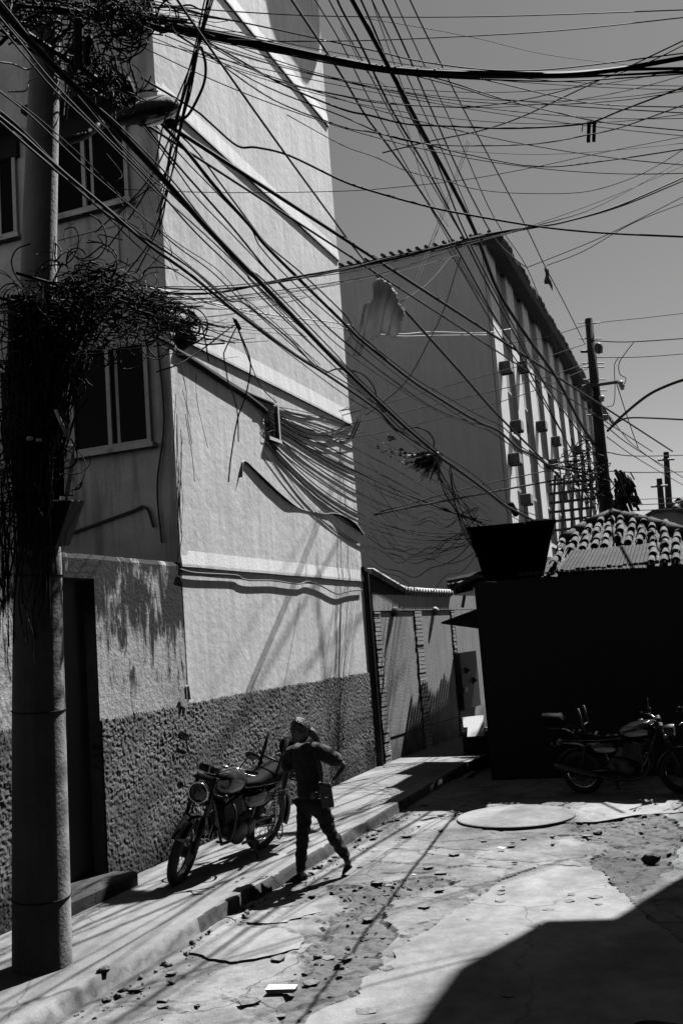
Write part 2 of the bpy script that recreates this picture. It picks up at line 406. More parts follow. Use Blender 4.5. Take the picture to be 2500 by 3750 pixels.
# manhole disc of concrete
c = atax(1890, 3000, 2, RZ); P1 = atax(1680, 3000, 2, RZ); P2 = atax(2105, 2998, 2, RZ)
b = B(); rr = (P2 - P1).length / 2; cc = (P1 + P2) / 2
b.lathe([(rr, 0), (rr, .048), (rr - .012, .055), (rr - .03, .056)], (cc.x, cc.y, RZ - .01), n=48)
tag(b.build('manhole_slab', MT['slab'], smooth=False), 'round raised concrete manhole slab in the worn road before the dark house', 'manhole cover')
# loose rubble (stuff)
def rock(b, c, r):
    M_ = Matrix.Rotation(random.random() * 6, 3, 'Z') @ Matrix.Rotation(random.random() * 2, 3, 'X')
    k = len(b.v); b.ell((0, 0, 0), (r, r * random.uniform(.5, .9), r * random.uniform(.35, .7)), 7, 5, M_)
    for i in range(k, len(b.v)):
        v = Vector(b.v[i]); v *= 1 + .5 * mn.noise(v * (1.3 / r) + Vector(c)); b.v[i] = tuple(v + Vector(c))
b = B()
for P in ERODED:
    xs = [p[0] for p in P]; ys = [p[1] for p in P]; k = 0
    while k < 130:
        x = random.uniform(min(xs), max(xs)); y = random.uniform(min(ys), max(ys)); k += 1
        if inpoly(x, y, P): rock(b, (x, y, roadz(x, y) + .004), random.choice((.007, .01, .016, .026, .036)) * random.uniform(.7, 1.2))
for i in range(170):
    x = random.gauss(KX + .12, .12); y = random.uniform(5.4, 13.5); rock(b, (max(x, KX + .02), y, roadz(x, y) + .005), random.uniform(.005, .016))
for i in range(70):       # thin broken plates of crust
    x = random.uniform(-4.15, -1.2); y = random.uniform(5.6, 13.4); a0 = random.random() * 6; r_ = random.uniform(.02, .09); z_ = roadz(x, y) + .004
    P = [(x + r_ * random.uniform(.5, 1) * math.cos(a0 + k * 1.05), y + r_ * random.uniform(.5, 1) * math.sin(a0 + k * 1.05), z_ + random.uniform(0, .012)) for k in range(6)]
    b.prism(P, (0, 0, .012))
for i in range(60):
    x = KX + random.uniform(.02, .16); y = random.uniform(5.0, 12.8); rock(b, (x, y, roadz(x, y) + .012), random.uniform(.015, .045))
for i in range(150):
    x = random.uniform(-4.1, -.4); y = random.uniform(5.5, 13.6); rock(b, (x, y, roadz(x, y) + .003), random.uniform(.004, .011))
tag(b.build('gravel', MT['stone'], fix=False), 'small loose stones and crumbs scattered over the broken road', 'gravel', kind='stuff')
for i, (px, py, r, lab) in enumerate([(1350, 2800, .15, 'rounded dark rock at the foot of the roughcast wall corner'), (2385, 3155, .10, 'grey stone standing in the broken earth at the right edge of the road'),
                      (2190, 3055, .07, 'pale stone lump beside the round manhole slab'), (375, 3560, .05, 'small pale concrete chunk on the broken kerb edge')]):
    p = atax(px, py, 2, 0 if i in (0, 3) else RZ); bb = B(); rock(bb, (p.x, p.y, p.z + r * .3), r); tag(bb.build('stone', MT['stone'], smooth=False), lab, 'stone')

# ------------------------------------------------------------------ white building
WX = -5.88; YC = 10.27; YE = 16.62
wb = thing('apartment_block', 'tall white rendered block with bright ledges on its long blank side wall', 'building', (WX, YC, 0))
b = B(); b.box((-13, YC + .02, -.2), (WX, YE, 17.5)); b.build('wall', MT['white'], wb)
b = B(); b.box((-13, YC, 3.0), (WX - .004, YC + .019, 17.5)); b.build('front_wall', MT['facade'], wb)
for z, hh, d in ((3.2, .2, .024), (6.03, .27, .03), (9.12, .27, .03), (11.75, .27, .034)):
    b = B()
    y0 = YC - .0; y1 = YE
    N = 40
    prof = [(0, 0), (d, 0), (d, .035), (.004, hh), (0, hh)]
    secs = []
    for i in range(N + 1):
        y = y0 + (y1 - y0) * i / N; w = .008 * fbm(y, z, 1.2, 3, 5)
        secs.append([(WX - .01 + px_ + (.01 if px_ > 0 else 0), y, z + pz + (w if pz < .1 else w * .5)) for px_, pz in prof])
    b.loft(secs).build('ledge', MT['whitetrim'], wb)
# raised corner band
b = B(); b.box((WX - .01, YC - .003, 3.24), (WX + .012, YC + .16, 17.4)); b.build('corner_band', MT['white'], wb)
# vent behind the cables: raised dark slab paints the shade of the niche
b = B(); y0, y1, z0, z1 = 12.93, 13.3, 5.2, 5.72
b.box((WX - .0, y0, z0), (WX + .012, y1, z1)); b.build('vent_shade_slab', MT['dark'], wb)
b = B(); b.box((WX, y0 - .03, z0 - .05), (WX + .07, y1 + .03, z0 + .0)); b.box((WX, y1, z0 + .002), (WX + .05, y1 + .04, z1)); b.build('vent_sill', MT['whitetrim'], wb)
# roughcast lower band, really rough
def rough_band(y0, y1, zt, x, name, parent):
    d = .014; ny = int((y1 - y0) / d); nz = int(zt / d)
    b = B(); V = []
    for j in range(nz + 1):
        for i in range(ny + 1):
            y = y0 + (y1 - y0) * i / ny; z = -.05 + (zt + .05) * j / nz
            if j >= nz - 2: z += (.05 * fbm(y, 0, 2.2, 5, 7) + .02 * random.uniform(-1, 1)) * (j - nz + 3) / 3
            r = (mn.noise(Vector((y * 26, z * 26, 1.3))) * .55 + mn.noise(Vector((y * 50, z * 50, 4.3))) * .4) * (.55 + .5 * abs(mn.noise(Vector((y * 1.3, z * 1.3, 8)))) * 2)
            V.append((x + .02 + .019 * r + (-.03 if j == nz else 0), y, z))
    n = ny + 1
    b.v = V; b.f = [(j * n + i, j * n + i + 1, (j + 1) * n + i + 1, (j + 1) * n + i) for j in range(nz) for i in range(ny)]
    return b.build(name, MT['rough'], parent, fix=False)
rough_band(YC - .0, YE - .02, 1.62, WX, 'roughcast_band', wb)
# relief strip that crosses the wall like a bent flashing
pts = [(876, 1746, .05), (884, 1694, .03), (898, 1690, .03), (933, 1724, .035), (975, 1765, .04), (1009, 1797, .04), (1050, 1832, .04), (1086, 1855, .02), (1120, 1868, .012), (1182, 1880, .02), (1215, 1878, .035), (1240, 1886, .06), (1268, 1903, .085), (1295, 1925, .08), (1328, 1957, .03)]
sp = spline([atax(a, c_, 0, WX) for a, c_, _ in pts], 4); ds = spline([Vector((q[2], 0, 0)) for q in pts], 4)
b = B(); secs = []
for p, dd in zip(sp, ds):
    secs.append([(WX - .01, p.y, p.z), (WX + dd.x, p.y, p.z - .0), (WX + dd.x, p.y, p.z - .012), (WX - .01, p.y, p.z - .012)])
b.loft(secs).build('bent_flashing', MT['whitetrim'], wb)
# cable sagging below the bottom ledge, fixed to the wall
pts = [(660, 2085), (720, 2098), (860, 2106), (885, 2118), (920, 2125), (1000, 2126), (1060, 2135), (1100, 2138), (1130, 2130), (1180, 2148), (1210, 2165), (1240, 2175), (1280, 2165), (1325, 2160)]
b = B(); b.tube(spline([atax(a, c_, 0, WX + .03) for a, c_ in pts], 5), .012, 5)
tag(b.build('wall_cable', MT['cablegrey'], smooth=True), 'thin grey cable sagging along the wall just under the lowest ledge', 'cable')
# windows in the shaded front (plane y = YC, facing the street end)
def window(x0, x1, z0, z1, parent, split=(.55,), canopy=None, sill=True):
    f = B(); t = .055; yy = YC - .03
    for a, c_, d_, e in ((x0, x1, z0, z0 + t), (x0, x1, z1 - t, z1)): f.box((a, yy - .02, d_), (c_, yy + .03, e))
    for a in [x0, x1 - t] + [x0 + (x1 - x0) * s_ - t / 2 for s_ in split]: f.box((a, yy - .024, z0 + t), (a + t, yy + .028, z1 - t))
    w = f.build('window', MT['frame'], parent)
    w3 = B()
    for s_ in split: w3.box((x0 + (x1 - x0) * s_ + .09, YC - .026, z0 + t), (x0 + (x1 - x0) * s_ + .13, YC - .0205, z1 - t))
    q = w3.build('sash', MT['facade'], None); q.parent = w; q.location = Vector(q.location) - Vector(parent['_w'])
    w2 = B(); w2.box((x0 + .02, YC - .02, z0 + .02), (x1 - .02, YC - .004, z1 - .02))
    me = w2.build('pane', MT['glass'], None); me.parent = w; me.location = Vector(me.location) - Vector(parent['_w'])
    if sill:
        s_ = B(); s_.box((x0 - .06, YC - .12, z0 - .06), (x1 + .06, YC - .001, z0 - .004)); q = s_.build('sill', MT['facade'], None); q.parent = w; q.location = Vector(q.location) - Vector(parent['_w'])
    if canopy:
        s_ = B(); s_.box((x0 - .15, YC - .45, canopy), (x1 + .12, YC - .001, canopy + .09)); s_.box((x0 - .05, YC - .08, canopy - .3), (x1 + .05, YC - .002, canopy - .004)); q = s_.build('canopy', MT['darkwall'], None); q.parent = w; q.location = Vector(q.location) - Vector(parent['_w'])
    return w
window(-7.30, -6.16, 4.72, 6.02, wb, (.5,), canopy=None)
window(-7.42, -6.30, 7.83, 9.0, wb, (.42,), canopy=9.12)
window(-9.0, -7.98, 4.72, 6.0, wb, (.5,))
window(-9.0, -8.0, 7.75, 8.95, wb, (.6,), canopy=9.12)
window(-7.4, -6.3, 10.9, 12.1, wb, (.5,), canopy=12.3)
window(-9.0, -7.98, 10.9, 12.1, wb, (.5,), canopy=12.3)
b = B()
for z in (7.0, ):
    for a, c_, d_, e in ((-7.6, -6.5, 7.55, 7.58), (-7.6, -6.5, 7.05, 7.08), (-6.53, -6.5, 7.08, 7.55)): b.box((a, YC - .015, d_), (c_, YC - .001, e))
b.build('panel_moulding', MT['facade'], wb)
b = B(); b.tube(spline([(-9.5, YC - .03, 3.62), (-8, YC - .03, 3.66), (-6.6, YC - .03, 3.9), (-6.3, YC - .03, 3.95), (-6.2, YC - .03, 3.7)], 5), .018, 6); b.build('service_pipe', MT['darkmetal'], wb)
b = B(); b.tube(spline([(-6.1, YC - .03, 3.5), (-6.12, YC - .03, 4.2), (-5.98, YC - .03, 5.0), (-6.03, YC - .03, 6.2)], 5), .012, 6); b.build('riser_cable', MT['darkmetal'], wb)
# unseen sheet added above the frame, cut to the outline of the wall shadow
b = B(); off = S * 3.0
tp = [(930, -60), (975, 0), (992, 90), (1020, 160), (1065, 205), (1092, 240), (1108, 290), (1124, 305), (1142, 285), (1158, 240), (1170, 180), (1172, 100), (1170, -60), (1176, -300), (1000, -300)]
pl_ = [atax(a, c_, 0, WX) + off for a, c_ in tp]
b.prism(pl_, (.01, 0, 0)); tag(b.build('shadow_sheet', MT['plasticdark']), 'unseen sheet added above the frame to shade the top of the white wall', 'shadow_sheet')

# ------------------------------------------------------------------ stained boundary wall with doorway
bw_ = thing('boundary_wall', 'low stained plaster wall with a dark doorway, beside the white block', 'wall', (WX, 8.5, 0))
DY0, DY1 = 7.38, 8.52
def topz(y): return 3.25 + .03 * fbm(y, 1, 2, 4, 3)
def wallseg(y0, y1, z0, name, m):
    b = B(); N = max(2, int((y1 - y0) / .06)); secs = []
    for i in range(N + 1):
        y = y0 + (y1 - y0) * i / N; zt = topz(y); e = .006 * fbm(y, 3, 3, 3, 3)
        secs.append([(WX - .3, y, z0), (WX + e, y, z0), (WX + e, y, zt - .05), (WX - .03 + e, y, zt), (WX - .3, y, zt - .02)])
    return b.loft(secs).build(name, m, bw_)
wallseg(DY1, YC - .004, -.2, 'plaster_wall', MT['lowwall'])
wallseg(2.0, DY0, -.2, 'plaster_wall', MT['lowwall'])
wallseg(DY0 + .002, DY1 - .002, 3.06, 'lintel', MT['lowwall'])
b = B(); b.box((WX - .28, DY0 + .003, 3.0), (WX + .02, DY1 - .003, 3.055)); b.build('door_head', MT['darkwall'], bw_)
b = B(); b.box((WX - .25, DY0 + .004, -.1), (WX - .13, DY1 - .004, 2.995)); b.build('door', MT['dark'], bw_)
rough_band(DY1 + .01, YC - .002, 1.60, WX, 'roughcast_band', bw_)
rough_band(3.0, DY0 - .01, 1.66, WX, 'roughcast_band', bw_)
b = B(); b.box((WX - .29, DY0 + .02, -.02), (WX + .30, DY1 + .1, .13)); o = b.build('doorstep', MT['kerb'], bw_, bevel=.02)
# small bent pipe hook on the wall
b = B(); b.tube(spline([atax(682, 2560, 0, WX + .05), atax(680, 2520, 0, WX + .05), atax(688, 2515, 0, WX + .05), atax(692, 2535, 0, WX + .05), atax(695, 2562, 0, WX + .05)], 5), .014, 6)
tag(b.build('pipe_stub', MT['cablegrey']), 'short bent pipe stub sticking out above the roughcast band', 'pipe')

# ------------------------------------------------------------------ drain pipe and gate wall
b = B(); b.tube([(WX + .0, YE + .12, -.05), (WX + .0, YE + .12, 3.4)], .085, 10); b.box((WX - .3, YE + .01, -.1), (WX - .06, YE + .35, 3.3))
tag(b.build('drain_pipe', MT['darkmetal'], smooth=False), 'black drain pipe in the gap between the white block and the gate wall', 'pipe')
GA = rad(5.0); G0 = Vector((-5.83, 16.92, 0)); gd = Vector((math.sin(GA), math.cos(GA), 0)); gn = Vector((math.cos(GA), -math.sin(GA), 0))
def gp(px, py, d=0):
    D = ray(px, py); t = (G0 + gn * d - CP).dot(gn) / D.dot(gn); p = CP + D * t
    return (p - G0).dot(gd), p.z
def GP(u, z, d=0): return G0 + gd * u + gn * d + Vector((0, 0, z))
gw = thing('gate_wall', 'plastered wall with two tall gate panels, brick piers and a tiled coping', 'wall', tuple(G0))
def gbox(b, u0, u1, z0, z1, d0, d1):
    vs_ = [GP(u, z, d) for z in (z0, z1) for u, d in ((u0, d0), (u1, d0), (u1, d1), (u0, d1))]
    b.add(vs_, [(0, 3, 2, 1), (4, 5, 6, 7), (0, 1, 5, 4), (1, 2, 6, 5), (2, 3, 7, 6), (3, 0, 4, 7)]); return b
UL = 6.4
u1a, u1b = gp(1382, 2235)[0] + .12, gp(1517, 2240)[0]; u2a, u2b = gp(1543, 2240)[0], gp(1650, 2246)[0]
b = B(); gbox(b, 0, UL, -.2, 2.98, -.4, -.06); b.build('wall', MT['gateplaster'], gw)
# pier faces: courses of brick, each a little proud
b = B()
def courses(u0, u1, z0=-.1, z1=2.66):
    z = z0
    while z < z1:
        gbox(b, u0 + random.uniform(0, .03), u1 - random.uniform(0, .03), z, min(z1, z + .062), -.062, random.uniform(-.006, .006)); z += .078
courses(.02, u1a); courses(u1b, u2a); courses(u2b + .02, u2b + .2)
b.build('brick_pier', MT['brick'], gw)
b = B(); gbox(b, 0.01, UL, 2.68, 2.99, -.055, .0); b.build('lintel', MT['gateplaster'], gw)
b = B(); gbox(b, u2b + .22, UL, -.1, 2.675, -.062, -.002); b.build('plain_panel', MT['gateplaster'], gw)
for (ua, ub) in ((u1a, u1b), (u2a, u2b)):
    b = B(); n = 9; w = (ub - ua - .03) / n
    gbox(b, ua + .01, ub - .02, .42, 2.655, -.062, -.02)
    o = b.build('gate_panel', MT['gateplaster'], gw)
    b = B(); gbox(b, ua + .01, ub - .02, -.1, .40, -.062, -.03); q = b.build('kick_plate', MT['gateplaster'], gw)
    b = B(); gbox(b, ub - .022, ub - .004, -.1, 2.655, -.062, -.058); gbox(b, ua + .01, ub, 2.656, 2.675, -.062, -.058); b.build('edge_shadow_strip', MT['dark'], gw)  # dark strips paint the thin shadow at panel edge and lintel
for (px, py) in ((1452, 2240), (1600, 2238)):
    u, z = gp(px, py, .06); b = B(); c0 = GP(u, z, -.05)
    b.ell(c0 + gn * .06 + Vector((0, 0, .01)), (.085, .085, .085), 12, 8)
    b.build('lintel_peg', MT['brick'], gw, smooth=True)
# tiled coping
cp = B(); top = [(1335, 2075), (1370, 2092), (1420, 2122), (1490, 2163), (1560, 2168), (1655, 2172)]
tops = [gp(a, c_, .05) for a, c_ in top]
for (ua, za), (ub, zb) in zip(tops[:-1], tops[1:]):
    cp.add([GP(ua, za, .04), GP(ub, zb, .04), GP(ub, zb + .04, -.35), GP(ua, za + .04, -.35), GP(ua, za - .07, .04), GP(ub, zb - .07, .04), GP(ub, min(zb - .07, 2.98), -.35), GP(ua, min(za - .07, 2.98), -.35)],
           [(0, 1, 2, 3), (4, 7, 6, 5), (0, 4, 5, 1), (1, 5, 6, 2), (2, 6, 7, 3), (3, 7, 4, 0)])
cp.build('coping', MT['darkwall'], gw)
b = B(); gbox(b, .02, tops[3][0], 2.97, 3.02, -.3, .0); b.add([GP(.02, 2.99, -.02), GP(tops[3][0], 2.99, -.02), GP(tops[3][0], tops[3][1] - .06, -.02), GP(.02, tops[0][1] - .06, -.02)], [(0, 1, 2, 3)]); b.build('gable_infill', MT['darkwall'], gw, fix=False)
b = B(); u = .05
while u < tops[-1][0] + .1:
    zz = np.interp(u, [t[0] for t in tops], [t[1] for t in tops])
    a = GP(u, zz + .02, .06); c_ = GP(u, zz + .06, -.3); r = .055 if u > tops[3][0] - .1 else .03
    b.tube([a, c_], r, 8); u += .155 if u > tops[3][0] - .1 else .09
b.build('tile_row', MT['aptwhite'], gw, smooth=True)
# meter box at the far end
u, z = gp(1700, 2490, .0)
mb_ = thing('meter_box', 'dark electricity meter box with pale dials on the alley wall', 'meter box', tuple(GP(u, 1.1)))
b = B(); gbox(b, u - .5, u + .6, .55, 1.75, .0, .12); b.build('cabinet', MT['darkmetal'], mb_)
b = B()
for (px, py) in ((1708, 2455), (1735, 2492)):
    uu, zz = gp(px, py, .13); b.ell(GP(uu, zz, .125), (.07, .07, .07), 10, 6)
uu, zz = gp(1705, 2524, .13); gbox(b, uu - .12, uu + .1, zz - .06, zz + .04, .122, .135)
b.build('dials', MT['lens'], mb_)

# ------------------------------------------------------------------ dark house on the right
HX, HY = -3.65, 15.6
hs = thing('house', 'low black-looking house with clay tile roof beyond the parked motorcycle', 'house', (HX, HY, 0))
b = B(); N = 40; top = []
for i in range(N + 1):
    x = HX + (4.3) * i / N; top.append((x, HY, 2.93 + .012 * (i % 3) + .02 * fbm(x, 0, 3, 3, 2)))
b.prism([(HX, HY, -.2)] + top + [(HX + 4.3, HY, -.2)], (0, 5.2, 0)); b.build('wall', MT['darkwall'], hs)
b = B()
for i in range(46):
    x = HX + .75 + i * .078
    b.box((x, HY - .06, 2.985 + random.uniform(-.01, .015)), (x + random.uniform(.05, .074), HY + .06, 3.01 + random.uniform(0, .03)))
b.build('coping', MT['tiledark'], hs)
# tile roof: real barrel tiles on a slope
PK = .40; RY0 = 16.0; RZ0 = 3.0
def rp(px, py):
    D = ray(px, py); nrm = Vector((0, -PK, 1)); t = (Vector((0, RY0, RZ0)) - CP).dot(nrm) / D.dot(nrm); return CP + D * t
outl = [rp(a, c_) for a, c_ in ((1985, 2090), (2000, 2040), (2060, 1985), (2140, 1930), (2235, 1888), (2380, 1920), (2520, 1960), (2520, 2085), (2250, 2110))]
pz = [(p.x, p.y) for p in outl]
b = B(); n = len(outl); b.prism([p - Vector((0, 0, .14)) for p in outl], (0, 0, .06)); b.build('roof_deck', MT['tiledark'], hs)
tl = B(); x = min(p[0] for p in pz)
bare = [(p.x, p.y) for p in (rp(2040, 2100), rp(2090, 2020), rp(2200, 2020), rp(2240, 2000), rp(2370, 2000), rp(2340, 2090))]
while x < max(p[0] for p in pz):
    y = min(p[1] for p in pz)
    while y < max(p[1] for p in pz):
        if inpoly(x, y, pz) and not inpoly(x, y, bare):
            z = RZ0 + (y - RY0) * PK + .0; L_ = .36; jx = random.uniform(-.025, .025); jz = random.uniform(-.012, .02)
            for s0, dz in ((0, 0), (.095, -.05)):
                secs = []
                for yy, r_, dzz in ((y, .068, .028), (y + L_, .052, 0)):
                    if s0 == 0: secs.append([(x + jx + r_ * math.cos(a), yy, z + (yy - y) * PK + dzz + jz + r_ * math.sin(a)) for a in [math.pi * k / 6 for k in range(7)]] + [(x + jx + (r_ - .014) * math.cos(a), yy, z + (yy - y) * PK + dzz + jz + (r_ - .014) * math.sin(a)) for a in [math.pi * (6 - k) / 6 for k in range(7)]])
                    else: secs.append([(x + s0 + r_ * math.cos(a), yy, z - .01 + (yy - y) * PK + r_ * math.sin(a)) for a in [-math.pi * k / 6 for k in range(7)]] + [(x + s0 + (r_ - .014) * math.cos(a), yy, z - .01 + (yy - y) * PK + (r_ - .014) * math.sin(a)) for a in [-math.pi * (6 - k) / 6 for k in range(7)]])
                tl.loft(secs)
        y += .33
    x += .19
tl.build('roof_tiles', MT['tile'], hs)
b = B()                                                     # corrugated bare strip
for i in range(22):
    f = i / 21; p = Vector(rp(2045 + 310 * f, 2098 - 12 * f)); q = Vector(rp(2095 + 280 * f, 2022 - 24 * f)); b.tube([p + Vector((0, 0, .0)), q + Vector((0, 0, .0))], .04, 6)
b.build('bare_sheeting', MT['tiledark'], hs)
b = B()
rd = [rp(a, c_) + Vector((0, .05, .05)) for a, c_ in ((2060, 1985), (2140, 1930), (2235, 1888), (2380, 1920), (2520, 1960))]
for a, c_ in zip(rd[:-1], rd[1:]):
    L_ = (c_ - a).length; k = max(1, int(L_ / .35))
    for j in range(k):
        p = a.lerp(c_, j / k); q = a.lerp(c_, (j + 1.1) / k); b.tube([p, q], [.095, .075], 8)
b.build('ridge_tiles', MT['tiledark'], hs, smooth=True)
# left roof edge with timber ends
b = B()
p0 = Vector((-4.22, 16.3, 2.88)); p1 = Vector((-3.6, 15.9, 3.06))
b.prism([p0, (-3.6, 15.72, 3.08), (-3.6, 18.5, 3.3), (-4.2, 18.5, 3.05)], (0, 0, .05)); 
b.build('side_roof', MT['darkwall'], hs)
b = B()
for (a, c_, r) in ((1640, 2148, .05), (1662, 2168, .045), (1680, 2150, .06), (1700, 2140, .05)):
    p = atax(a, c_, 1, 16.25); b.tube([p, p + Vector((.25, .25, .05))], r, 8)
b.tube([atax(1700, 2180, 1, 16.3), atax(1692, 2225, 1, 16.3)], .03, 6)
b.build('timber_end', MT['darkmetal'], hs)
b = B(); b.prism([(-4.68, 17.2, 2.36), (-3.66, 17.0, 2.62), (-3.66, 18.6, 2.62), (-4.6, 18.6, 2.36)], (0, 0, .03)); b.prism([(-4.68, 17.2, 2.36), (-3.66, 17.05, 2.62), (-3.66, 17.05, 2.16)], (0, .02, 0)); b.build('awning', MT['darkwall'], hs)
# second low building closing the alley
h2 = thing('alley_house', 'dark low outbuilding closing the end of the alley behind the awning', 'house', (-4.6, 21, 0))
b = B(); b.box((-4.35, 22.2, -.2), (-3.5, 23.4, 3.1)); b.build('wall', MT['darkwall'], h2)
b = B(); b.prism([(-5.12, 19.9, 3.14), (-3.6, 19.9, 3.3), (-3.6, 23.4, 3.6), (-4.84, 23.4, 3.5)], (0, 0, .06))
for i in range(24):
    y_ = 19.9 + i * .15; f_ = (y_ - 19.9) / 3.5; z_ = 3.24 + .36 * f_
    b.tube([(-5.19 + .28 * f_ + random.uniform(-.03, .03), y_, z_), (-3.6, y_, z_ + .12)], .055, 6)
b.build('roof', MT['tile'], h2)
# white board lying in the sun in the alley
p = atax(1732, 2662, 1, 17.78); b = B(); Mx = Matrix.Translation(p) @ Matrix.Rotation(rad(8), 4, 'Z') @ Matrix.Rotation(rad(38), 4, 'X')
b.prism([Mx @ Vector(q) for q in ((-.2, .24, 0), (.18, .27, 0), (.2, -.26, 0), (-.1, -.26, 0), (-.1, -.02, 0), (-.17, -.02, 0))], Mx.to_3x3() @ Vector((0, 0, .02)))
tag(b.build('board', MT['litter']), 'bright white board leaning in the dark end of the alley', 'board')
b = B(); b.box((p.x - .25, p.y + .1, -.1), (p.x + .5, p.y + .8, p.z - .1)); tag(b.build('crate', MT['darkwall'], bevel=.02), 'dark crate carrying the white board in the alley', 'crate')

# water tank on the roof
tk = thing('water_tank', 'black tapered box water tank on the roof edge of the dark house', 'water tank', (-3.0, 15.9, 2.99))
a0, a1, a2, a3 = [atax(*q, 1, 15.7) for q in ((1722, 1940), (2033, 1912), (1990, 2108), (1772, 2128))]
b = B(); bt = [a3, a2, a2 + Vector((-.25, .9, 0)), a3 + Vector((.1, .9, 0))]; tp = [a0, a1, a1 + Vector((-.3, 1.25, 0)), a0 + Vector((-.02, 1.25, 0))]
tp = [Vector((q.x, q.y - .12, q.z)) if i < 2 else Vector(q) for i, q in enumerate(tp)]
b.loft([bt, tp]); b.build('tank_body', MT['tankblack'], tk)
b = B(); b.loft([[q + Vector((s_ * .03, t_ * .03, -.02)) for q, s_, t_ in zip(tp, (-1, 1, 1, -1), (-1, -1, 1, 1))], [q + Vector((s_ * .03, t_ * .03, .03)) for q, s_, t_ in zip(tp, (-1, 1, 1, -1), (-1, -1, 1, 1))]])
b.ell((-2.62, 16.1, tp[0].z + .02), (.3, .3, .07), 14, 6); b.build('lid', MT['tankblack'], tk)
# thin wand antenna of rubbish wires to the left of the tank is in the wire fan
# ------------------------------------------------------------------ tall building right of the frame (casts the near shadow)
tb = thing('tall_block', 'tall dark block with overhanging top floor standing right of the camera', 'building', (4, 7, 0))
b = B(); b.box((1.07, -9, -.2), (8, 14.55, 9.4)); b.build('wall', MT['darkwall'], tb)
b = B(); b.prism([(.57, -9, 9.401), (.57, 14.5, 9.401), (1.2, 14.62, 9.401), (8, 14.62, 9.401), (8, -9, 9.401)], (0, 0, 1.82)); b.build('overhang', MT['darkwall'], tb)
bb_ = thing('rear_light_blocker', 'unseen dark block added behind the camera to hold back sky light', 'building', (-3, -8, 0))  # unseen, added to block sky light from the shaded ground
b = B(); b.box((-14, -12, -.2), (1.0, -5, 7.5)); b.build('wall', MT['darkwall'], bb_)
b = B()
for i in range(5): b.box((-11 + i * 2.4, -4.999, 4), (-9.8 + i * 2.4, -4.96, 5.4))
b.build('window', MT['glass'], bb_)

# ------------------------------------------------------------------ back apartment building
BY = 26.5
e0 = atax(1780, 865, 1, BY); BX = atax(1800, 1300, 1, BY).x + .02; BZ = e0.z
ap = thing('apartment_building', 'long pale apartment building with pilasters and a blank end wall, behind the gate', 'building', (BX, BY, 0))
b = B(); b.box((-16, BY, -.2), (BX, BY + .3, BZ - .12)); b.build('end_wall', MT['endwall'], ap)
BL = 27
b = B(); b.box((-16, BY + .301, -.2), (BX - .02, BY + BL, BZ - .14)); b.build('wall', MT['aptgrey'], ap)
FL = [1.0 + 2.9 * i for i in range(4)]
# pilasters and window recesses along the street side (facing +X)
y = BY; k = 0; bays = []
while y < BY + BL - .6:
    b = B(); b.box((BX - .019, y, -.1), (BX + .10, y + 1.15, BZ - .16)); b.build('pilaster', MT['aptwhite'], ap)
    bays.append((y + 1.15, y + 2.6)); y += 2.6
for (ya, yb) in bays:
    for i, z in enumerate(FL):
        z = z + 1.0
        if z + 1.1 > BZ - .2: continue
        f = B(); f.box((BX - .018, ya + .2, z - .05), (BX + .0, yb - .25, z + 1.25)); w = f.build('window', MT['frame'], ap)
        g = B(); g.box((BX - .004, ya + .28, z + .03), (BX + .008, yb - .33, z + 1.17)); q = g.build('pane', MT['glass'], None); q.parent = w; q.location = Vector(q.location) - Vector(ap['_w'])
        g = B(); g.box((BX - .01, ya + .1, z - .16), (BX + .07, yb - .15, z - .052)); q = g.build('sill', MT['aptwhite'], None); q.parent = w; q.location = Vector(q.location) - Vector(ap['_w'])
# eaves and roof
b = B()
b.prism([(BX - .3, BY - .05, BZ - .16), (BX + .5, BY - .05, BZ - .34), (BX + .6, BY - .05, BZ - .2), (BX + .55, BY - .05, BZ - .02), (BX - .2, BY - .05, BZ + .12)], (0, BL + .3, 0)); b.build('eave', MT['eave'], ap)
b = B()
for i in range(60):
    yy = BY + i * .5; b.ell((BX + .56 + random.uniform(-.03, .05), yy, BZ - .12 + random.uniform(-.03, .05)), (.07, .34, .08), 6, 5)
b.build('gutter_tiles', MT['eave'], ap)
b = B(); b.prism([(-16, BY - .06, BZ - .12), (BX + .3, BY - .06, BZ - .12), (BX + .3, BY - .06, BZ - .0), (-16, BY - .06, BZ - .0)], (0, .5, 0)); b.build('end_cornice', MT['eave'], ap)
b = B(); i = 0
while -15.5 + i * .26 < BX + .4:
    b.tube([(-15.5 + i * .26, BY - .2, BZ + .01 + random.uniform(-.02, .03)), (-15.5 + i * .26, BY + .8, BZ + .2)], .05, 7); i += 1
b.build('end_tile_row', MT['tile'], ap, smooth=True)
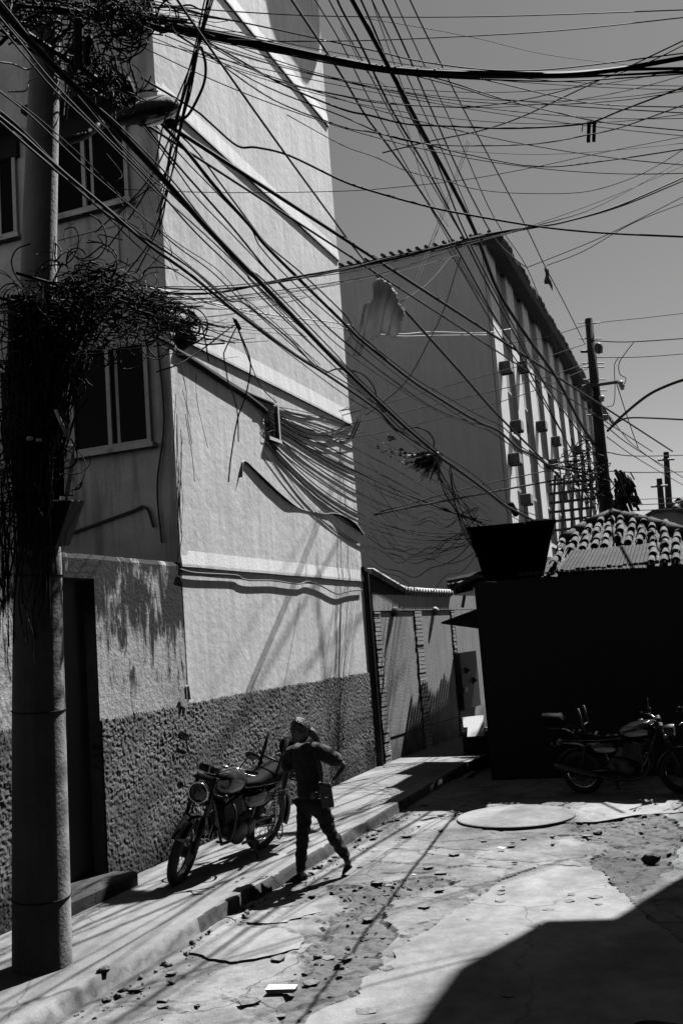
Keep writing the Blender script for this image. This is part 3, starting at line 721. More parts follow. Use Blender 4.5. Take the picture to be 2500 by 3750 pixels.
# air conditioners
def ac_proto():
    t = thing('air_conditioner', '', 'air conditioner', (0, 0, 0), world=False)
    b = B(); b.box((.0, -.25, 0), (.36, .25, .32)); b.build('casing', MT['aptgrey'], t, bevel=.01)
    b = B(); b.box((.03, -.256, .03), (.33, -.251, .29)); b.build('grille', MT['dark'], t)
    b = B()
    for k in range(1): b.box((.03, -.262, .15 + k * .1), (.33, -.258, .162 + k * .1))
    b.box((.17, -.2625, .031), (.185, -.2585, .289))
    b.build('slats', MT['aptgrey'], t)
    for y_ in (-.22, .18):
        b = B(); b.box((0, y_, -.05), (.34, y_ + .04, -.001)); b.build('bracket', MT['darkmetal'], t)
    return t
acs = [(1795, 1265, 'topmost pale air conditioner next to the building corner'), (1920, 1335, 'dark air conditioner close under the long eave'), (1897, 1552, 'air conditioner left of the larger one at mid height'),
       (1987, 1552, 'largest looking air conditioner at mid height of the pilastered side'), (1835, 1630, 'air conditioner with black grille hanging nearest the building corner'), (2040, 1608, 'small air conditioner right of the mid height pair'),
       (2032, 1690, 'small air conditioner below the mid height pair'), (1932, 1820, 'low air conditioner left of the lowest pair above the water tank'), (2068, 1815, 'low dark air conditioner right of the lowest pair'), (2120, 1640, 'farthest air conditioner half hidden by cables near the far pole')]
ac0 = ac_proto()
for i, (px, py, lab) in enumerate(acs):
    p = atax(px, py, 0, BX + .3); o = ac0 if i == 0 else tree_copy(ac0)
    o.location = (BX + .105, max(p.y, BY + .45), p.z - .2); o['label'] = lab; o['group'] = 'air conditioners on the pale apartment building'
    s_ = .85; o.scale = (s_, s_, s_)

# ------------------------------------------------------------------ wires
def wallclamp(p):
    p = Vector(p)
    if p.x < WX + .015 and p.y > YC - .8:
        d = p - CP; t = (WX + .015 - CP.x) / d.x
        if 0 < t < 1: p = CP + d * t
    return p
WM = {'b': MT['black'], 'g': MT['cablegrey'], 'w': MT['cablewhite']}
def wire(pts, w0, w1, th, label, group=None, m='b', name='cable', seg=5, clamp=True, power=1):
    th = th * 1.3 + .5
    L_ = [0]
    for a, c_ in zip(pts[:-1], pts[1:]): L_.append(L_[-1] + math.hypot(c_[0] - a[0], c_[1] - a[1]))
    P = []
    for (px, py), l in zip(pts, L_):
        f = (l / L_[-1]) ** power; w = 1 / ((1 - f) / w0 + f / w1)
        p = atw(px, py, w); P.append(wallclamp(p) if clamp else p)
    Q = spline(P, seg); n = len(Q)
    rs = [max(.0022, th * .5 * depth(q) / F_PX) for q in Q]
    rm = th * .5 * (2 / (1 / w0 + 1 / w1)) / F_PX
    rs = [r * .35 + rm * .65 for r in rs]
    b = B(); b.tube(Q, rs, 5)
    o = b.build(name, WM[m], smooth=True, fix=False); tag(o, label, 'cable', group); return o
GD = 'cables running down from upper left to the dark house'
Dw = [
 ([(-40, -15), (0, 30), (150, 195), (300, 345), (430, 478), (610, 670), (760, 838), (917, 1000), (949, 1030), (1207, 1300), (1265, 1357), (1379, 1466), (1488, 1568), (1583, 1648), (1622, 1683), (1711, 1746), (1788, 1804), (1850, 1852), (1880, 1869), (1950, 1905)], 1.75, 15.6, 15, 'thickest black cable sweeping from the upper left corner down to the water tank'),
 ([(420, 300), (518, 400), (582, 443), (694, 566), (789, 686), (917, 829), (973, 900), (1092, 1020), (1250, 1175), (1290, 1215), (1338, 1259), (1497, 1386), (1593, 1450), (1744, 1542), (1824, 1578), (1896, 1642), (1960, 1673), (2015, 1705), (2150, 1735)], 8, 22, 9, 'second thick black cable leaving the street lamp and passing the large plastic bag'),
 ([(500, 420), (638, 590), (750, 718), (861, 845), (989, 1000), (1120, 1125), (1250, 1243), (1409, 1370), (1569, 1482), (1697, 1538), (1808, 1570), (1900, 1640)], 8, 22, 5, 'medium cable running just below the thick one that passes the bag'),
 ([(620, -40), (650, 0), (797, 215), (1052, 574), (1250, 845), (1290, 900), (1393, 1028)], 6, 14, 6, 'straight cable from the top edge down to the top of the large plastic bag'),
 ([(1465, 1119), (1569, 1235), (1697, 1378), (1808, 1506), (1960, 1658), (2060, 1760)], 15, 22, 6, 'cable continuing below the large plastic bag towards the pale building'),
 ([(-20, 320), (0, 335), (120, 430), (279, 582), (383, 674), (520, 790), (646, 900), (781, 1000), (893, 1111), (930, 1140), (1060, 1255), (1157, 1340)], 5, 13, 4, 'thin shiny cable lying between the two thick descending bundles'),
 ([(-30, 405), (0, 430), (88, 502), (231, 630), (383, 758), (542, 895), (694, 1004), (861, 1139), (1080, 1300), (1188, 1367), (1296, 1440), (1360, 1485), (1405, 1523), (1456, 1574), (1560, 1645), (1600, 1670)], 5, 14.8, 9, 'lower thick cable that joins the bundle at the small torn bag'),
 ([(-30, 425), (0, 447), (100, 535), (240, 655), (400, 790), (582, 905), (717, 996), (797, 1067), (845, 1103), (901, 1115), (1060, 1243), (1156, 1346), (1188, 1367)], 5.1, 13, 6, 'cable twisted beside the lower thick descending cable'),
 ([(-20, 40), (0, 64), (80, 160), (175, 279), (303, 415), (430, 542), (542, 654), (606, 726), (718, 853), (870, 1000), (1000, 1130), (1180, 1300), (1367, 1480)], 2.6, 9, 5, 'cable just under the thickest one crossing the concrete pole'),
 ([(-20, 75), (0, 95), (100, 215), (200, 330), (330, 455), (450, 575), (560, 690), (640, 760), (800, 905), (1000, 1100), (1250, 1330), (1450, 1530)], 2.8, 9.5, 4, 'second thin cable under the thickest one crossing the concrete pole'),
 ([(1188, 1367), (1232, 1351), (1258, 1354), (1322, 1367), (1367, 1415), (1379, 1459), (1405, 1504)], 13, 14, 4, 'loose loop of cable standing off the bundle before the wall corner'),
 ([(1460, 1560), (1481, 1571), (1526, 1565), (1564, 1580), (1587, 1612), (1586, 1645)], 14.4, 14.8, 4, 'small loop of cable above the torn bag'),
 ([(1367, 1490), (1400, 1520), (1430, 1560), (1460, 1580), (1470, 1570)], 14, 14.5, 5, 'short bow of cable hanging under the bundle')]
for p_, w0, w1, th, lab in Dw: wire(p_, w0, w1, th, lab, GD)
for k_, (q_, of, th_) in enumerate(((0, (14, -16), 4), (0, (-14, 20), 3), (1, (16, -22), 4), (1, (-20, 14), 3), (2, (-24, 10), 3), (6, (10, -16), 4), (6, (-8, 26), 3), (7, (14, -12), 3), (8, (26, -30), 3.5), (5, (18, -10), 2.5))):
    p_, w0, w1, th, lab = Dw[q_]; n_ = len(p_)
    wire([(a + of[0] * (.6 + .5 * math.sin(1.7 * i + k_)), c_ + of[1] * (.6 + .5 * math.cos(1.3 * i + k_))) for i, (a, c_) in enumerate(p_)], max(w0, 4) + .4, w1 + .2, th_, 'slack thinner cable wandering beside a thick descending one', 'slack cables beside the thick descending ones')
# street cables going away to the far pole
GB = 'cables running away along the street overhead'
Bw = [
 ([(1270, -40), (1290, 0), (1394, 191), (1545, 478), (1649, 670), (1744, 861), (1824, 1067), (1936, 1243), (2040, 1390), (2130, 1560), (2200, 1660)], 8, 24, 11, 'thickest cable running away overhead along the long eave'),
 ([(1225, -30), (1250, 32), (1330, 183), (1433, 399), (1569, 630), (1696, 869), (1820, 1110), (1990, 1400), (2160, 1640)], 8, 24, 5, 'overhead cable left of the thickest one going to the far pole'),
 ([(1300, -40), (1322, 0), (1378, 128), (1490, 400), (1600, 600), (1710, 870), (1850, 1140), (2000, 1420)], 8, 24, 4.5, 'overhead cable hugging the thickest one going to the far pole'),
 ([(1385, -40), (1401, 0), (1489, 191), (1585, 415), (1696, 662), (1808, 869), (1880, 945), (1928, 980)], 8, 22, 4.5, 'overhead cable that dips to a joint right of the roof corner'),
 ([(1430, -40), (1445, 0), (1553, 239), (1680, 510), (1808, 797), (1928, 980), (1999, 1163), (2039, 1283)], 8, 23, 2.5, 'thin overhead wire right of the thick ones'),
 ([(1485, -40), (1501, 0), (1569, 143), (1696, 399), (1824, 638), (1928, 837), (1993, 973), (2060, 1100), (2140, 1260)], 8, 24, 3.2, 'rightmost thin overhead wire that carries the small hanging rag'),
 ([(1040, -40), (1068, 0), (1250, 275), (1338, 423), (1409, 518), (1513, 662), (1633, 845), (1700, 960), (1810, 1160), (1930, 1350), (2087, 1641)], 8, 23, 5, 'leftmost strong overhead cable crossing the roof corner of the pale building'),
 ([(1130, -40), (1250, 160), (1340, 340), (1450, 540), (1560, 735), (1660, 910), (1760, 1090)], 8, 23, 3, 'thin overhead wire between the leftmost strong cables'),
 ([(1340, -40), (1362, 0), (1440, 170), (1560, 430), (1640, 600), (1720, 790), (1745, 870)], 8, 22, 3.2, 'thin overhead wire ending at the roof corner'),
 ([(1190, -40), (1215, 20), (1330, 230), (1450, 450), (1560, 640), (1690, 860)], 8, 22, 3.5, 'overhead wire parallel to and left of the thickest cable'),
 ([(1250, 100), (1340, 260), (1420, 330), (1500, 500), (1560, 700), (1640, 830)], 9, 22, 1.6, 'faint loose strand wandering between the overhead cables'),
 ([(1350, -30), (1420, 170), (1500, 390), (1590, 640), (1690, 860)], 8.5, 22, 2, 'very thin overhead wire crossing the thick ones')]
for p_, w0, w1, th, lab in Bw: wire(p_, w0, w1, th, lab, GB, clamp=False)
# level cables leaving the near pole to the right
GC = 'cables leaving the near pole across the sky to the right'
Cw = [
 ([(200, 20), (263, 38), (478, 66), (717, 112), (957, 160), (1250, 222), (1449, 255), (1744, 271), (2047, 275), (2246, 257), (2366, 237), (2540, 205)], 7.6, 10, 15, 'thick black cable trunk crossing the sky near the top'),
 ([(220, 10), (478, 55), (717, 102), (957, 150), (1250, 215), (1449, 247), (1744, 262), (2047, 268), (2246, 256), (2540, 250)], 7.6, 10.2, 9, 'cable bound to the thick trunk along its upper side'),
 ([(240, 45), (478, 85), (717, 125), (957, 172), (1250, 232), (1449, 266), (1744, 282), (2047, 283), (2246, 275), (2540, 262)], 7.6, 10.2, 7, 'cable bound to the thick trunk along its lower side'),
 ([(250, 60), (420, 80), (650, 120), (900, 168), (1250, 240), (1500, 275), (1800, 292), (2100, 296), (2540, 268)], 7.6, 10.2, 4, 'thin lower edge cable of the sky trunk'),
 ([(400, 5), (640, 25), (900, 45), (1250, 60), (1808, 60), (2540, 35)], 7.8, 10, 3, 'topmost thin level wire crossing the whole sky'),
 ([(560, 110), (800, 140), (980, 150), (1250, 150), (1553, 140), (2047, 112), (2540, 60)], 7.8, 10, 3, 'second thin level wire rising gently to the right'),
 ([(500, 0), (700, 45), (950, 95), (1250, 160), (1394, 191), (1529, 223), (1728, 251), (1888, 259), (2087, 247), (2540, 190)], 7.8, 10, 3.8, 'thin cable just above the sky trunk'),
 ([(560, 60), (741, 144), (877, 220), (1036, 310), (1250, 399), (1354, 423), (1489, 454), (1649, 462), (1856, 470), (2047, 462), (2167, 446), (2286, 399), (2540, 305)], 7.8, 11, 5, 'strongest of the sagging cables in the middle of the sky'),
 ([(600, 90), (750, 190), (980, 320), (1250, 425), (1409, 494), (1553, 526), (1728, 534), (1967, 526), (2151, 494), (2286, 462), (2540, 370)], 7.8, 11, 3.2, 'sagging cable that holds the hanging peg'),
 ([(620, 110), (760, 200), (1000, 365), (1250, 462), (1370, 486), (1553, 526), (1696, 562), (1967, 610), (2207, 590), (2540, 540)], 7.8, 11, 3.5, 'sagging cable dipping lowest before the sky clears'),
 ([(720, 140), (1000, 290), (1250, 351), (1409, 379), (1649, 391), (1808, 383), (1999, 347), (2207, 287), (2366, 231), (2540, 145)], 7.8, 11, 3, 'sagging cable that rises to the upper right corner'),
 ([(960, 150), (1250, 235), (1489, 271), (1704, 327), (1808, 359), (1928, 371), (2127, 391), (2540, 416)], 8.2, 11, 3, 'cable leaving the trunk and falling slowly to the right'),
 ([(1450, 250), (1728, 283), (2007, 347), (2207, 383), (2540, 394)], 9, 11, 3, 'short-looking cable falling from the trunk above the middle'),
 ([(1350, 240), (1569, 279), (1856, 367), (2015, 407), (2151, 438), (2286, 458), (2540, 482)], 9, 11, 3, 'cable falling from the trunk to below the hanging peg'),
 ([(1400, 560), (1569, 518), (1760, 478), (1904, 430), (2047, 363), (2191, 295), (2320, 235), (2540, 130)], 10, 11, 3.8, 'cable climbing steeply to the right across the others'),
 ([(518, 285), (710, 400), (770, 450), (869, 534), (940, 540), (1060, 570), (1250, 661), (1370, 702), (1569, 757), (1728, 789), (1967, 829), (2207, 853), (2540, 869)], 8, 12, 6, 'thick kinked cable crossing below the sagging ones'),
 ([(1050, 420), (1250, 530), (1370, 574), (1489, 626), (1633, 662), (1728, 690), (1888, 707), (2127, 704), (2286, 662), (2406, 606), (2540, 520)], 9, 13, 2.2, 'thin deep sagging wire under the sky cables'),
 ([(380, 690), (800, 705), (1250, 700), (1489, 682), (1728, 654), (1967, 610), (2207, 558), (2540, 493)], 9, 13, 1.8, 'faint nearly level wire across the white wall and sky'),
 ([(1489, 540), (1800, 560), (2000, 565), (2250, 550), (2540, 520)], 12, 13, 1.4, 'faint hair-thin wire under the sagging cables'),
 ([(1300, 60), (1700, 130), (2000, 200), (2320, 240)], 11, 13, 1.5, 'faint wire slanting under the topmost wires'),
 ([(500, 1090), (590, 1075), (797, 1071), (1050, 1020), (1250, 985), (1500, 935), (1744, 866), (1928, 833), (2047, 817), (2231, 765), (2366, 710), (2540, 632)], 8.2, 16, 6, 'cable rising from the tangle past the tiled end wall to the right edge'),
 ([(510, 1045), (717, 1060), (957, 1043), (1250, 990), (1400, 950), (1600, 905), (1744, 868), (1950, 835), (2120, 800), (2300, 745), (2540, 645)], 8.2, 16, 4, 'cable bound above the one rising past the end wall'),
 ([(590, 1050), (850, 1045), (1250, 1000), (1450, 955), (1700, 890), (1900, 840), (2200, 735), (2540, 590)], 8.2, 16, 2.2, 'thin wire of the group rising past the end wall'),
 ([(560, 1100), (850, 1085), (1250, 1030), (1450, 985), (1700, 900), (1950, 830), (2200, 750), (2540, 560)], 8.2, 16, 2.4, 'lowest thin wire of the group rising past the end wall'),
 ([(600, 1120), (1000, 1080), (1300, 1030), (1500, 985), (1690, 930)], 8.2, 18, 2.2, 'wire ending under the tiled edge of the end wall'),
 ([(1928, 980), (2127, 901), (2286, 829), (2540, 700)], 20, 20, 2, 'thin wire climbing right from the hanging rag'),
 ([(1999, 973), (2135, 920), (2320, 815), (2540, 730)], 20, 20, 2, 'second thin wire climbing right from the hanging rag'),
 ([(500, 1035), (678, 1083), (957, 1147), (1250, 1185), (1449, 1222), (1585, 1215), (1768, 1219), (1872, 1203)], 8.2, 24, 3, 'pale cable shining in front of the end wall', ),
 ([(520, 1045), (700, 1095), (970, 1160), (1270, 1205), (1449, 1230), (1600, 1228), (1780, 1226)], 8.2, 24, 2.4, 'second pale cable hanging under the shining one')]
for i, q in enumerate(Cw): wire(q[0], q[1] + .5, q[2], q[3], q[4], GC, m='w' if 'pale cable' in q[4] else 'b')
for i in range(12):
    sx = random.uniform(500, 760); sy = random.uniform(40, 200); ey = random.uniform(120, 640); sg = random.uniform(40, 190)
    wire([(sx + (2540 - sx) * k / 9, sy + (ey - sy) * k / 9 + sg * 4 * (k / 9) * (1 - k / 9)) for k in range(10)], 8.4, 11.5, random.choice((1.4, 2, 2.6)), 'thin sagging wire crossing the sky below the thick trunk', 'thin sagging wires in the sky')
# bundle dropping from the top edge across the lamp
GV = 'cables dropping from the top edge past the street lamp'
Vw = [[(790, -40), (773, 0), (725, 165), (678, 343), (630, 510), (600, 700), (575, 780)], [(765, -40), (750, 0), (715, 170), (665, 360), (640, 500), (590, 702)], [(783, -40), (765, 0), (722, 170), (690, 343), (650, 500), (625, 560), (600, 780), (560, 880), (500, 1000)],
      [(797, -40), (780, 0), (730, 170), (700, 330), (668, 450), (615, 700), (575, 820), (540, 900), (480, 980), (430, 1040)], [(775, -40), (760, 0), (720, 180), (640, 380), (600, 450), (560, 640), (500, 760), (400, 900)], [(722, 180), (660, 460), (640, 600), (590, 760), (585, 860)], [(700, 260), (600, 560), (520, 690), (440, 770), (350, 850)], [(725, 190), (700, 300), (650, 520), (600, 640), (480, 740), (420, 800)]]
for i, p_ in enumerate(Vw): wire(p_, 7.2, 8.6, 4.2, 'black cable in the bundle dropping from the top edge past the street lamp', GV)
wire([(735, 170), (741, 183), (753, 235), (751, 290), (733, 343), (694, 415), (660, 440), (620, 448)], 7.6, 8, 8, 'thick hooked cable loop curving down to the street lamp')
# lower thick trunk that fans out
wire([(300, 1085), (400, 1140), (500, 1195), (600, 1255), (640, 1283)], 7.6, 11.55, 13, 'thick cable trunk leaving the tangle towards the corner of the white block')
wire([(640, 1283), (654, 1291), (717, 1330), (837, 1410), (901, 1450), (973, 1506)], 20, 20, 13, 'thick cable trunk leaving the tangle towards the wall vent')
wire([(654, 1285), (717, 1322), (837, 1400), (905, 1440), (1000, 1480)], 20, 20, 8, 'cable bound on top of the trunk that leads to the wall vent')
GF = 'fan of thin wires spreading from the wall vent to the dark house'
for i in range(27):
    f = i / 26
    sx, sy = 975 + random.uniform(-15, 40), 1475 + 190 * f + random.uniform(-14, 14)
    ex, ey = 1745 + random.uniform(-40, 60), 1860 + 120 * f ** .6 + random.uniform(-25, 25)
    sag = (-70 + 300 * f ** 1.1) + random.uniform(-25, 25)
    pts = []
    for k in range(9):
        t = k / 8; ww = t ** random.uniform(.95, 1.0)
        pts.append((sx + (ex - sx) * ww, sy + (ey - sy) * ww + sag * 4 * t * (1 - t) * (1 - .25 * t)))
    wire(pts, 20.0, 20.0, random.choice((.7, .9, 1.3, 2.2)), 'thin wire in the fan spreading from the wall vent to the dark house', GF, seg=4)
GU = 'slack wires rising from the alley towards the tangle above the tank'
for i in range(12):
    sy = 1690 + i * 34; ey = 1880 + random.uniform(-50, 150); pts = []
    for k in range(8):
        t = k / 7; pts.append((1345 + (1750 - 1345) * t, sy + (ey - sy) * t + (70 + random.uniform(0, 70)) * 4 * t * (1 - t)))
    wire(pts, 17.8, 16.8, random.choice((1.5, 2, 2.4)), 'slack thin wire hanging in front of the grey end wall above the alley', GU, seg=4)
# mass of nearly horizontal wires across the white wall towards the vent
GW = 'wires crossing the right part of the white wall from the vent'
for i in range(9):
    f = i / 8; sy = 1480 + 60 * f; ey = 1480 + 130 * f + random.uniform(-30, 30); sag = random.uniform(20, 110)
    pts = [(1000 + (1330 - 1000) * k / 6, sy + (ey - sy) * k / 6 + sag * 4 * (k / 6) * (1 - k / 6)) for k in range(7)]
    wire(pts, 20.0, 20.0, random.choice((.8, 1.2, 1.8)), 'thin slack wire crossing the right part of the white wall from the vent', GW, seg=4)
# wires hanging down from the tank corner to the bag
GH = 'crossed wires rising from the tank corner to the small torn bag'
for i in range(9):
    sx = 1590 + random.uniform(-10, 60); ex = 1740 + random.uniform(-70, 30)
    wire([(sx, 1690 + random.uniform(0, 30)), (sx + (ex - sx) * .4 + random.uniform(-15, 15), 1800), (ex, 1900 + random.uniform(-20, 60)), (1755 + random.uniform(-15, 10), 2040)], 15.3, 16.6, 2.2, 'thin crossed wire between the small torn bag and the tank corner', GH)
Ex = [
 ([(1250, 1522), (1649, 1410), (1900, 1340), (2143, 1259)], 18, 22, 2, 'thin wire rising to the far pole, highest of three'), ([(1250, 1560), (1600, 1480), (1950, 1395), (2150, 1330)], 18, 22, 2.2, 'thin wire rising to the far pole, middle of three'),
 ([(1250, 1610), (1500, 1560), (1900, 1450), (2150, 1350)], 18, 22, 2, 'thin wire rising to the far pole, lowest of three'), ([(2165, 1247), (2300, 1252), (2540, 1237)], 22, 22, 3, 'level wire leaving the far pole to the right, upper'),
 ([(2180, 1310), (2350, 1307), (2540, 1293)], 22, 22, 2, 'level wire leaving the far pole to the right, lower'), ([(1850, 1260), (2000, 1235), (2165, 1187), (2350, 1165), (2540, 1143)], 24, 22, 1.4, 'faint wire passing the top of the far pole'),
 ([(1370, 1885), (1500, 1858), (1633, 1833), (1888, 1785), (2151, 1737), (2200, 1730)], 17.5, 22, 5, 'strong straight cable rising right above the alley to the far pole'), ([(1390, 1875), (1700, 1790), (1950, 1735), (2151, 1690)], 17.5, 22, 3, 'thinner cable above the straight one rising to the far pole'),
 ([(1690, 930), (1673, 980), (1625, 1131), (1569, 1251), (1489, 1394), (1401, 1474), (1340, 1520)], 18, 17, 2.4, 'wire hanging across the end wall from its roof corner'), ([(1650, 940), (1569, 1035), (1465, 1107)], 18, 15, 2, 'wire from the roof corner to the large plastic bag'),
 ([(1620, 880), (1700, 1010), (1808, 1195), (1912, 1354), (1999, 1490), (2100, 1660)], 20, 23, 3, 'wire crossing the pilastered side to its far end'), ([(1640, 880), (1700, 1000), (1800, 1150), (1900, 1290), (2010, 1430)], 20, 23, 2.2, 'second wire crossing the pilastered side high up'),
 ([(2015, 1705), (2060, 1690), (2100, 1640), (2160, 1560)], 22, 22, 3, 'pale slack cable curling up to the far pole'), ([(2223, 1578), (2278, 1522), (2366, 1450), (2446, 1410), (2540, 1378)], 22, 16, 8, 'thick curved cable arching right from the far pole'),
 ([(2223, 1578), (2270, 1540), (2310, 1530), (2400, 1532), (2540, 1539)], 22, 17, 5, 'cable running level to the right from the arch at the far pole'), ([(2210, 1555), (2320, 1640), (2500, 1750), (2540, 1780)], 22, 50, 2.4, 'wire falling from the far pole to the distant poles'),
 ([(2220, 1600), (2350, 1690), (2540, 1800)], 22, 50, 2, 'second wire falling from the far pole to the distant poles'), ([(2205, 1490), (2280, 1590), (2330, 1640), (2450, 1730)], 22, 50, 2, 'third wire falling from the far pole to the distant poles'),
 ([(2215, 1655), (2330, 1670), (2540, 1666)], 23, 40, 2.4, 'upper level wire behind the far pole'), ([(2220, 1725), (2350, 1730), (2540, 1727)], 23, 40, 2.4, 'middle level wire behind the far pole'), ([(2300, 1850), (2540, 1840)], 40, 40, 2, 'lower level wire near the distant poles'),
 ([(2310, 1870), (2540, 1862)], 40, 40, 2, 'lowest level wire near the distant poles'), ([(2300, 1830), (2540, 1822)], 40, 40, 1.5, 'faint level wire near the distant poles'), ([(2255, 1400), (2280, 1480), (2310, 1570), (2335, 1640)], 22, 26, 2.4, 'wire dropping from the crossarm insulator'),
 ([(2318, 1255), (2290, 1290), (2265, 1330), (2268, 1370), (2290, 1385), (2280, 1410), (2262, 1400)], 22, 22, 2.2, 'curly jumper wire beside the crossarm insulator'), ([(2262, 1310), (2248, 1340), (2250, 1420), (2245, 1480), (2220, 1490)], 22, 22, 2, 'jumper wire hanging down beside the far pole'),
 ([(574, 1362), (662, 1330), (757, 1267), (845, 1199), (870, 1190)], 8.6, 9.6, 4, 'slack cable from the tangle up to the small connector'), ([(650, 1120), (700, 1160), (740, 1185), (850, 1200)], 8.4, 9.6, 4, 'upper cable reaching the small connector'), ([(694, 1139), (735, 1180), (749, 1235), (765, 1322)], 9, 9.4, 4, 'short cable end dangling right of the splice bundle'),
 ([(853, 1163), (885, 1235), (917, 1330), (901, 1442), (869, 1538), (845, 1680), (837, 1765)], 9.6, 10, 4, 'long cable end dangling in front of the white wall'), ([(837, 1400), (845, 1420), (869, 1506), (873, 1618)], 11, 11, 3, 'short cable end dangling beside the long one'),
 ([(870, 1190), (855, 1219), (825, 1280), (821, 1310), (837, 1410)], 9.6, 11, 3.5, 'cable dropping from the connector to the trunk'), ([(870, 1200), (917, 1330), (957, 1418), (1012, 1474)], 9.6, 12.6, 3, 'curved cable from the connector to the vent'),
 ([(200, 185), (240, 200), (290, 205), (360, 190)], 7.2, 7.6, 4, 'short cable bow between pole and upper tangle'), ([(0, 228), (50, 235), (100, 255), (125, 240), (132, 235)], 6.9, 7.0, 5, 'white insulated wire clipped to the concrete pole'),
 ([(30, 335), (95, 332), (105, 300), (135, 283)], 6.9, 7.0, 5, 'second white insulated wire below the clip on the pole')]
for p_, w0, w1, th, lab in Ex: wire(p_, w0, w1, th, lab, m='w' if lab.startswith(('pale', 'white', 'second white')) else 'b')
# cables high over the street whose shadows fall along road and pavement
def shcable(pts, h0, h1, r, lab, ext=14):
    P = []; pts = [pts[0], pts[-1]]
    for i, (px, py, z) in enumerate(pts):
        p = atax(px, py, 2, z); f = i / (len(pts) - 1); P.append(p + S * ((h0 + (h1 - h0) * f) / S.z))
    d0 = (P[0] - P[-1]).normalized(); P = [P[0] + d0 * 30] + P + [P[-1] - d0 * ext * .5, P[-1] - d0 * ext]
    b = B(); b.tube(spline(P, 8), r, 5); tag(b.build('cable', MT['black'], smooth=True, fix=False), lab, 'cable', 'overhead cables out above the road')
shcable([(270, 3462, 0), (700, 3300, 0), (1250, 3050, 0)], 6.8, 6.8, .022, 'overhead cable parallel to the kerb, thicker one')
shcable([(270, 3425, 0), (700, 3262, 0), (1100, 3080, 0)], 6.8, 6.8, .014, 'overhead cable parallel to the kerb, thinner one')
for dy, lab in ((0, 'cable hanging slanted in front of the grey end wall, left one'), (12, 'cable hanging slanted in front of the grey end wall, right one')):
    P = [atax(a + dy, c_, 0, WX) + S * t for a, c_, t in ((1330, 1440, 8.5), (1270, 1620, 7.5), (1090, 2090, 6), (900, 2540, 4.5))]
    b = B(); b.tube(spline(P, 8), .011, 5); tag(b.build('cable', MT['black'], smooth=True, fix=False), lab, 'cable')
# ------------------------------------------------------------------ tangles at the near pole
def tangle(name, label, zones, n, w=(6.95, 7.9), m='b', th=(2.5, 5.5)):
    b = B()
    for i in range(n):
        z = random.choice(zones); (ax, ay), (bx, by), sp_, ln = z
        t0 = random.uniform(-.05, .9); k = random.choice((4, 4, 5)); t1 = t0 + ln * random.uniform(.6, 1.5); pts = []; w_ = random.uniform(*w)
        jx = random.gauss(0, sp_); jy = random.gauss(0, sp_)
        for q in range(k):
            t = t0 + (t1 - t0) * q / (k - 1)
            pts.append(atw(ax + (bx - ax) * t + jx + random.gauss(0, sp_ * .3), ay + (by - ay) * t + jy + random.gauss(0, sp_ * .3), w_ + random.gauss(0, .06)))
        r = random.uniform(*th) * .5 * w_ / F_PX
        if i % 2 == 0 and n > 50:      # arcs and whole loops of slack cable
            t = random.random(); cx = ax + (bx - ax) * t + random.gauss(0, sp_); cy = ay + (by - ay) * t + random.gauss(0, sp_); ra = random.uniform(22, 110); rb = ra * random.uniform(.4, 1); a0 = random.uniform(0, 6.28); sp2 = random.uniform(1.5, 5.5); ro = random.uniform(0, 3.1)
            pts = [atw(cx + ra * math.cos(a0 + sp2 * q / 6) * math.cos(ro) - rb * math.sin(a0 + sp2 * q / 6) * math.sin(ro), cy + ra * math.cos(a0 + sp2 * q / 6) * math.sin(ro) + rb * math.sin(a0 + sp2 * q / 6) * math.cos(ro), w_ + .05 * math.sin(q)) for q in range(7)]
        b.tube(spline(pts, 4), r, 4, cap=False)
    o = b.build(name, WM[m], smooth=True, fix=False); return tag(o, label, 'cable tangle', 'cable tangles on the near pole', 'stuff')
Zmid = [((-20, 1150), (200, 1080), 55, .7), ((200, 1070), (420, 1040), 42, .6), ((60, 1180), (360, 1150), 60, .6), ((300, 1060), (560, 1110), 28, .7), ((330, 1100), (700, 1190), 24, .6), ((380, 1160), (690, 1210), 24, .5), ((240, 1230), (560, 1190), 55, .5), ((200, 1180), (440, 1090), 45, .6), ((180, 980), (380, 960), 55, .5), ((250, 1000), (330, 1250), 45, .6)]
Zver = [((100, 1050), (90, 2000), 50, .35), ((180, 1100), (150, 1950), 34, .4), ((50, 1200), (40, 2100), 32, .35), ((330, 1090), (190, 1500), 34, .6), ((260, 1120), (170, 1700), 30, .6), ((130, 1350), (160, 1750), 45, .4)]
Ztop = [((120, 0), (520, 70), 28, .6), ((300, 10), (640, 60), 18, .6), ((160, 40), (480, 60), 22, .6), ((420, 60), (430, 330), 26, .6), ((290, 280), (460, 330), 24, .5), ((280, 50), (260, 280), 14, .6), ((420, 50), (520, 100), 22, .6), ((60, 60), (180, 60), 35, .6), ((300, 160), (400, 300), 16, .7), ((-20, 60), (80, 10), 30, .7)]
b = B()
for i in range(40):
    x0 = random.uniform(45, 225); P = [(x0 + random.gauss(0, 10), 1080), (x0 + random.gauss(0, 14), 1250), (x0 * .9 + 10 + random.gauss(0, 14), 1450), (x0 * .85 + 15 + random.gauss(0, 12), 1650), (x0 * .8 + 25 + random.gauss(0, 10), 1880)]
    b.tube(spline([atw(a, c_, 7.52 + random.uniform(-.08, .05)) for a, c_ in P], 5), random.uniform(.008, .02), 6)
tag(b.build('cable_sheath', MT['black'], smooth=True, fix=False), 'thick bound cables running down the near pole under the strands', 'cable bundle', kind='stuff')
tangle('cable_tangle', 'dense black tangle of cables wrapped round the near pole at mid height', Zmid, 380, w=(7.1, 7.9), th=(2, 7))
tangle('cable_tangle', 'black cables hanging down in strands along the near pole', Zver, 560, w=(7.2, 7.65), th=(2, 7.5))
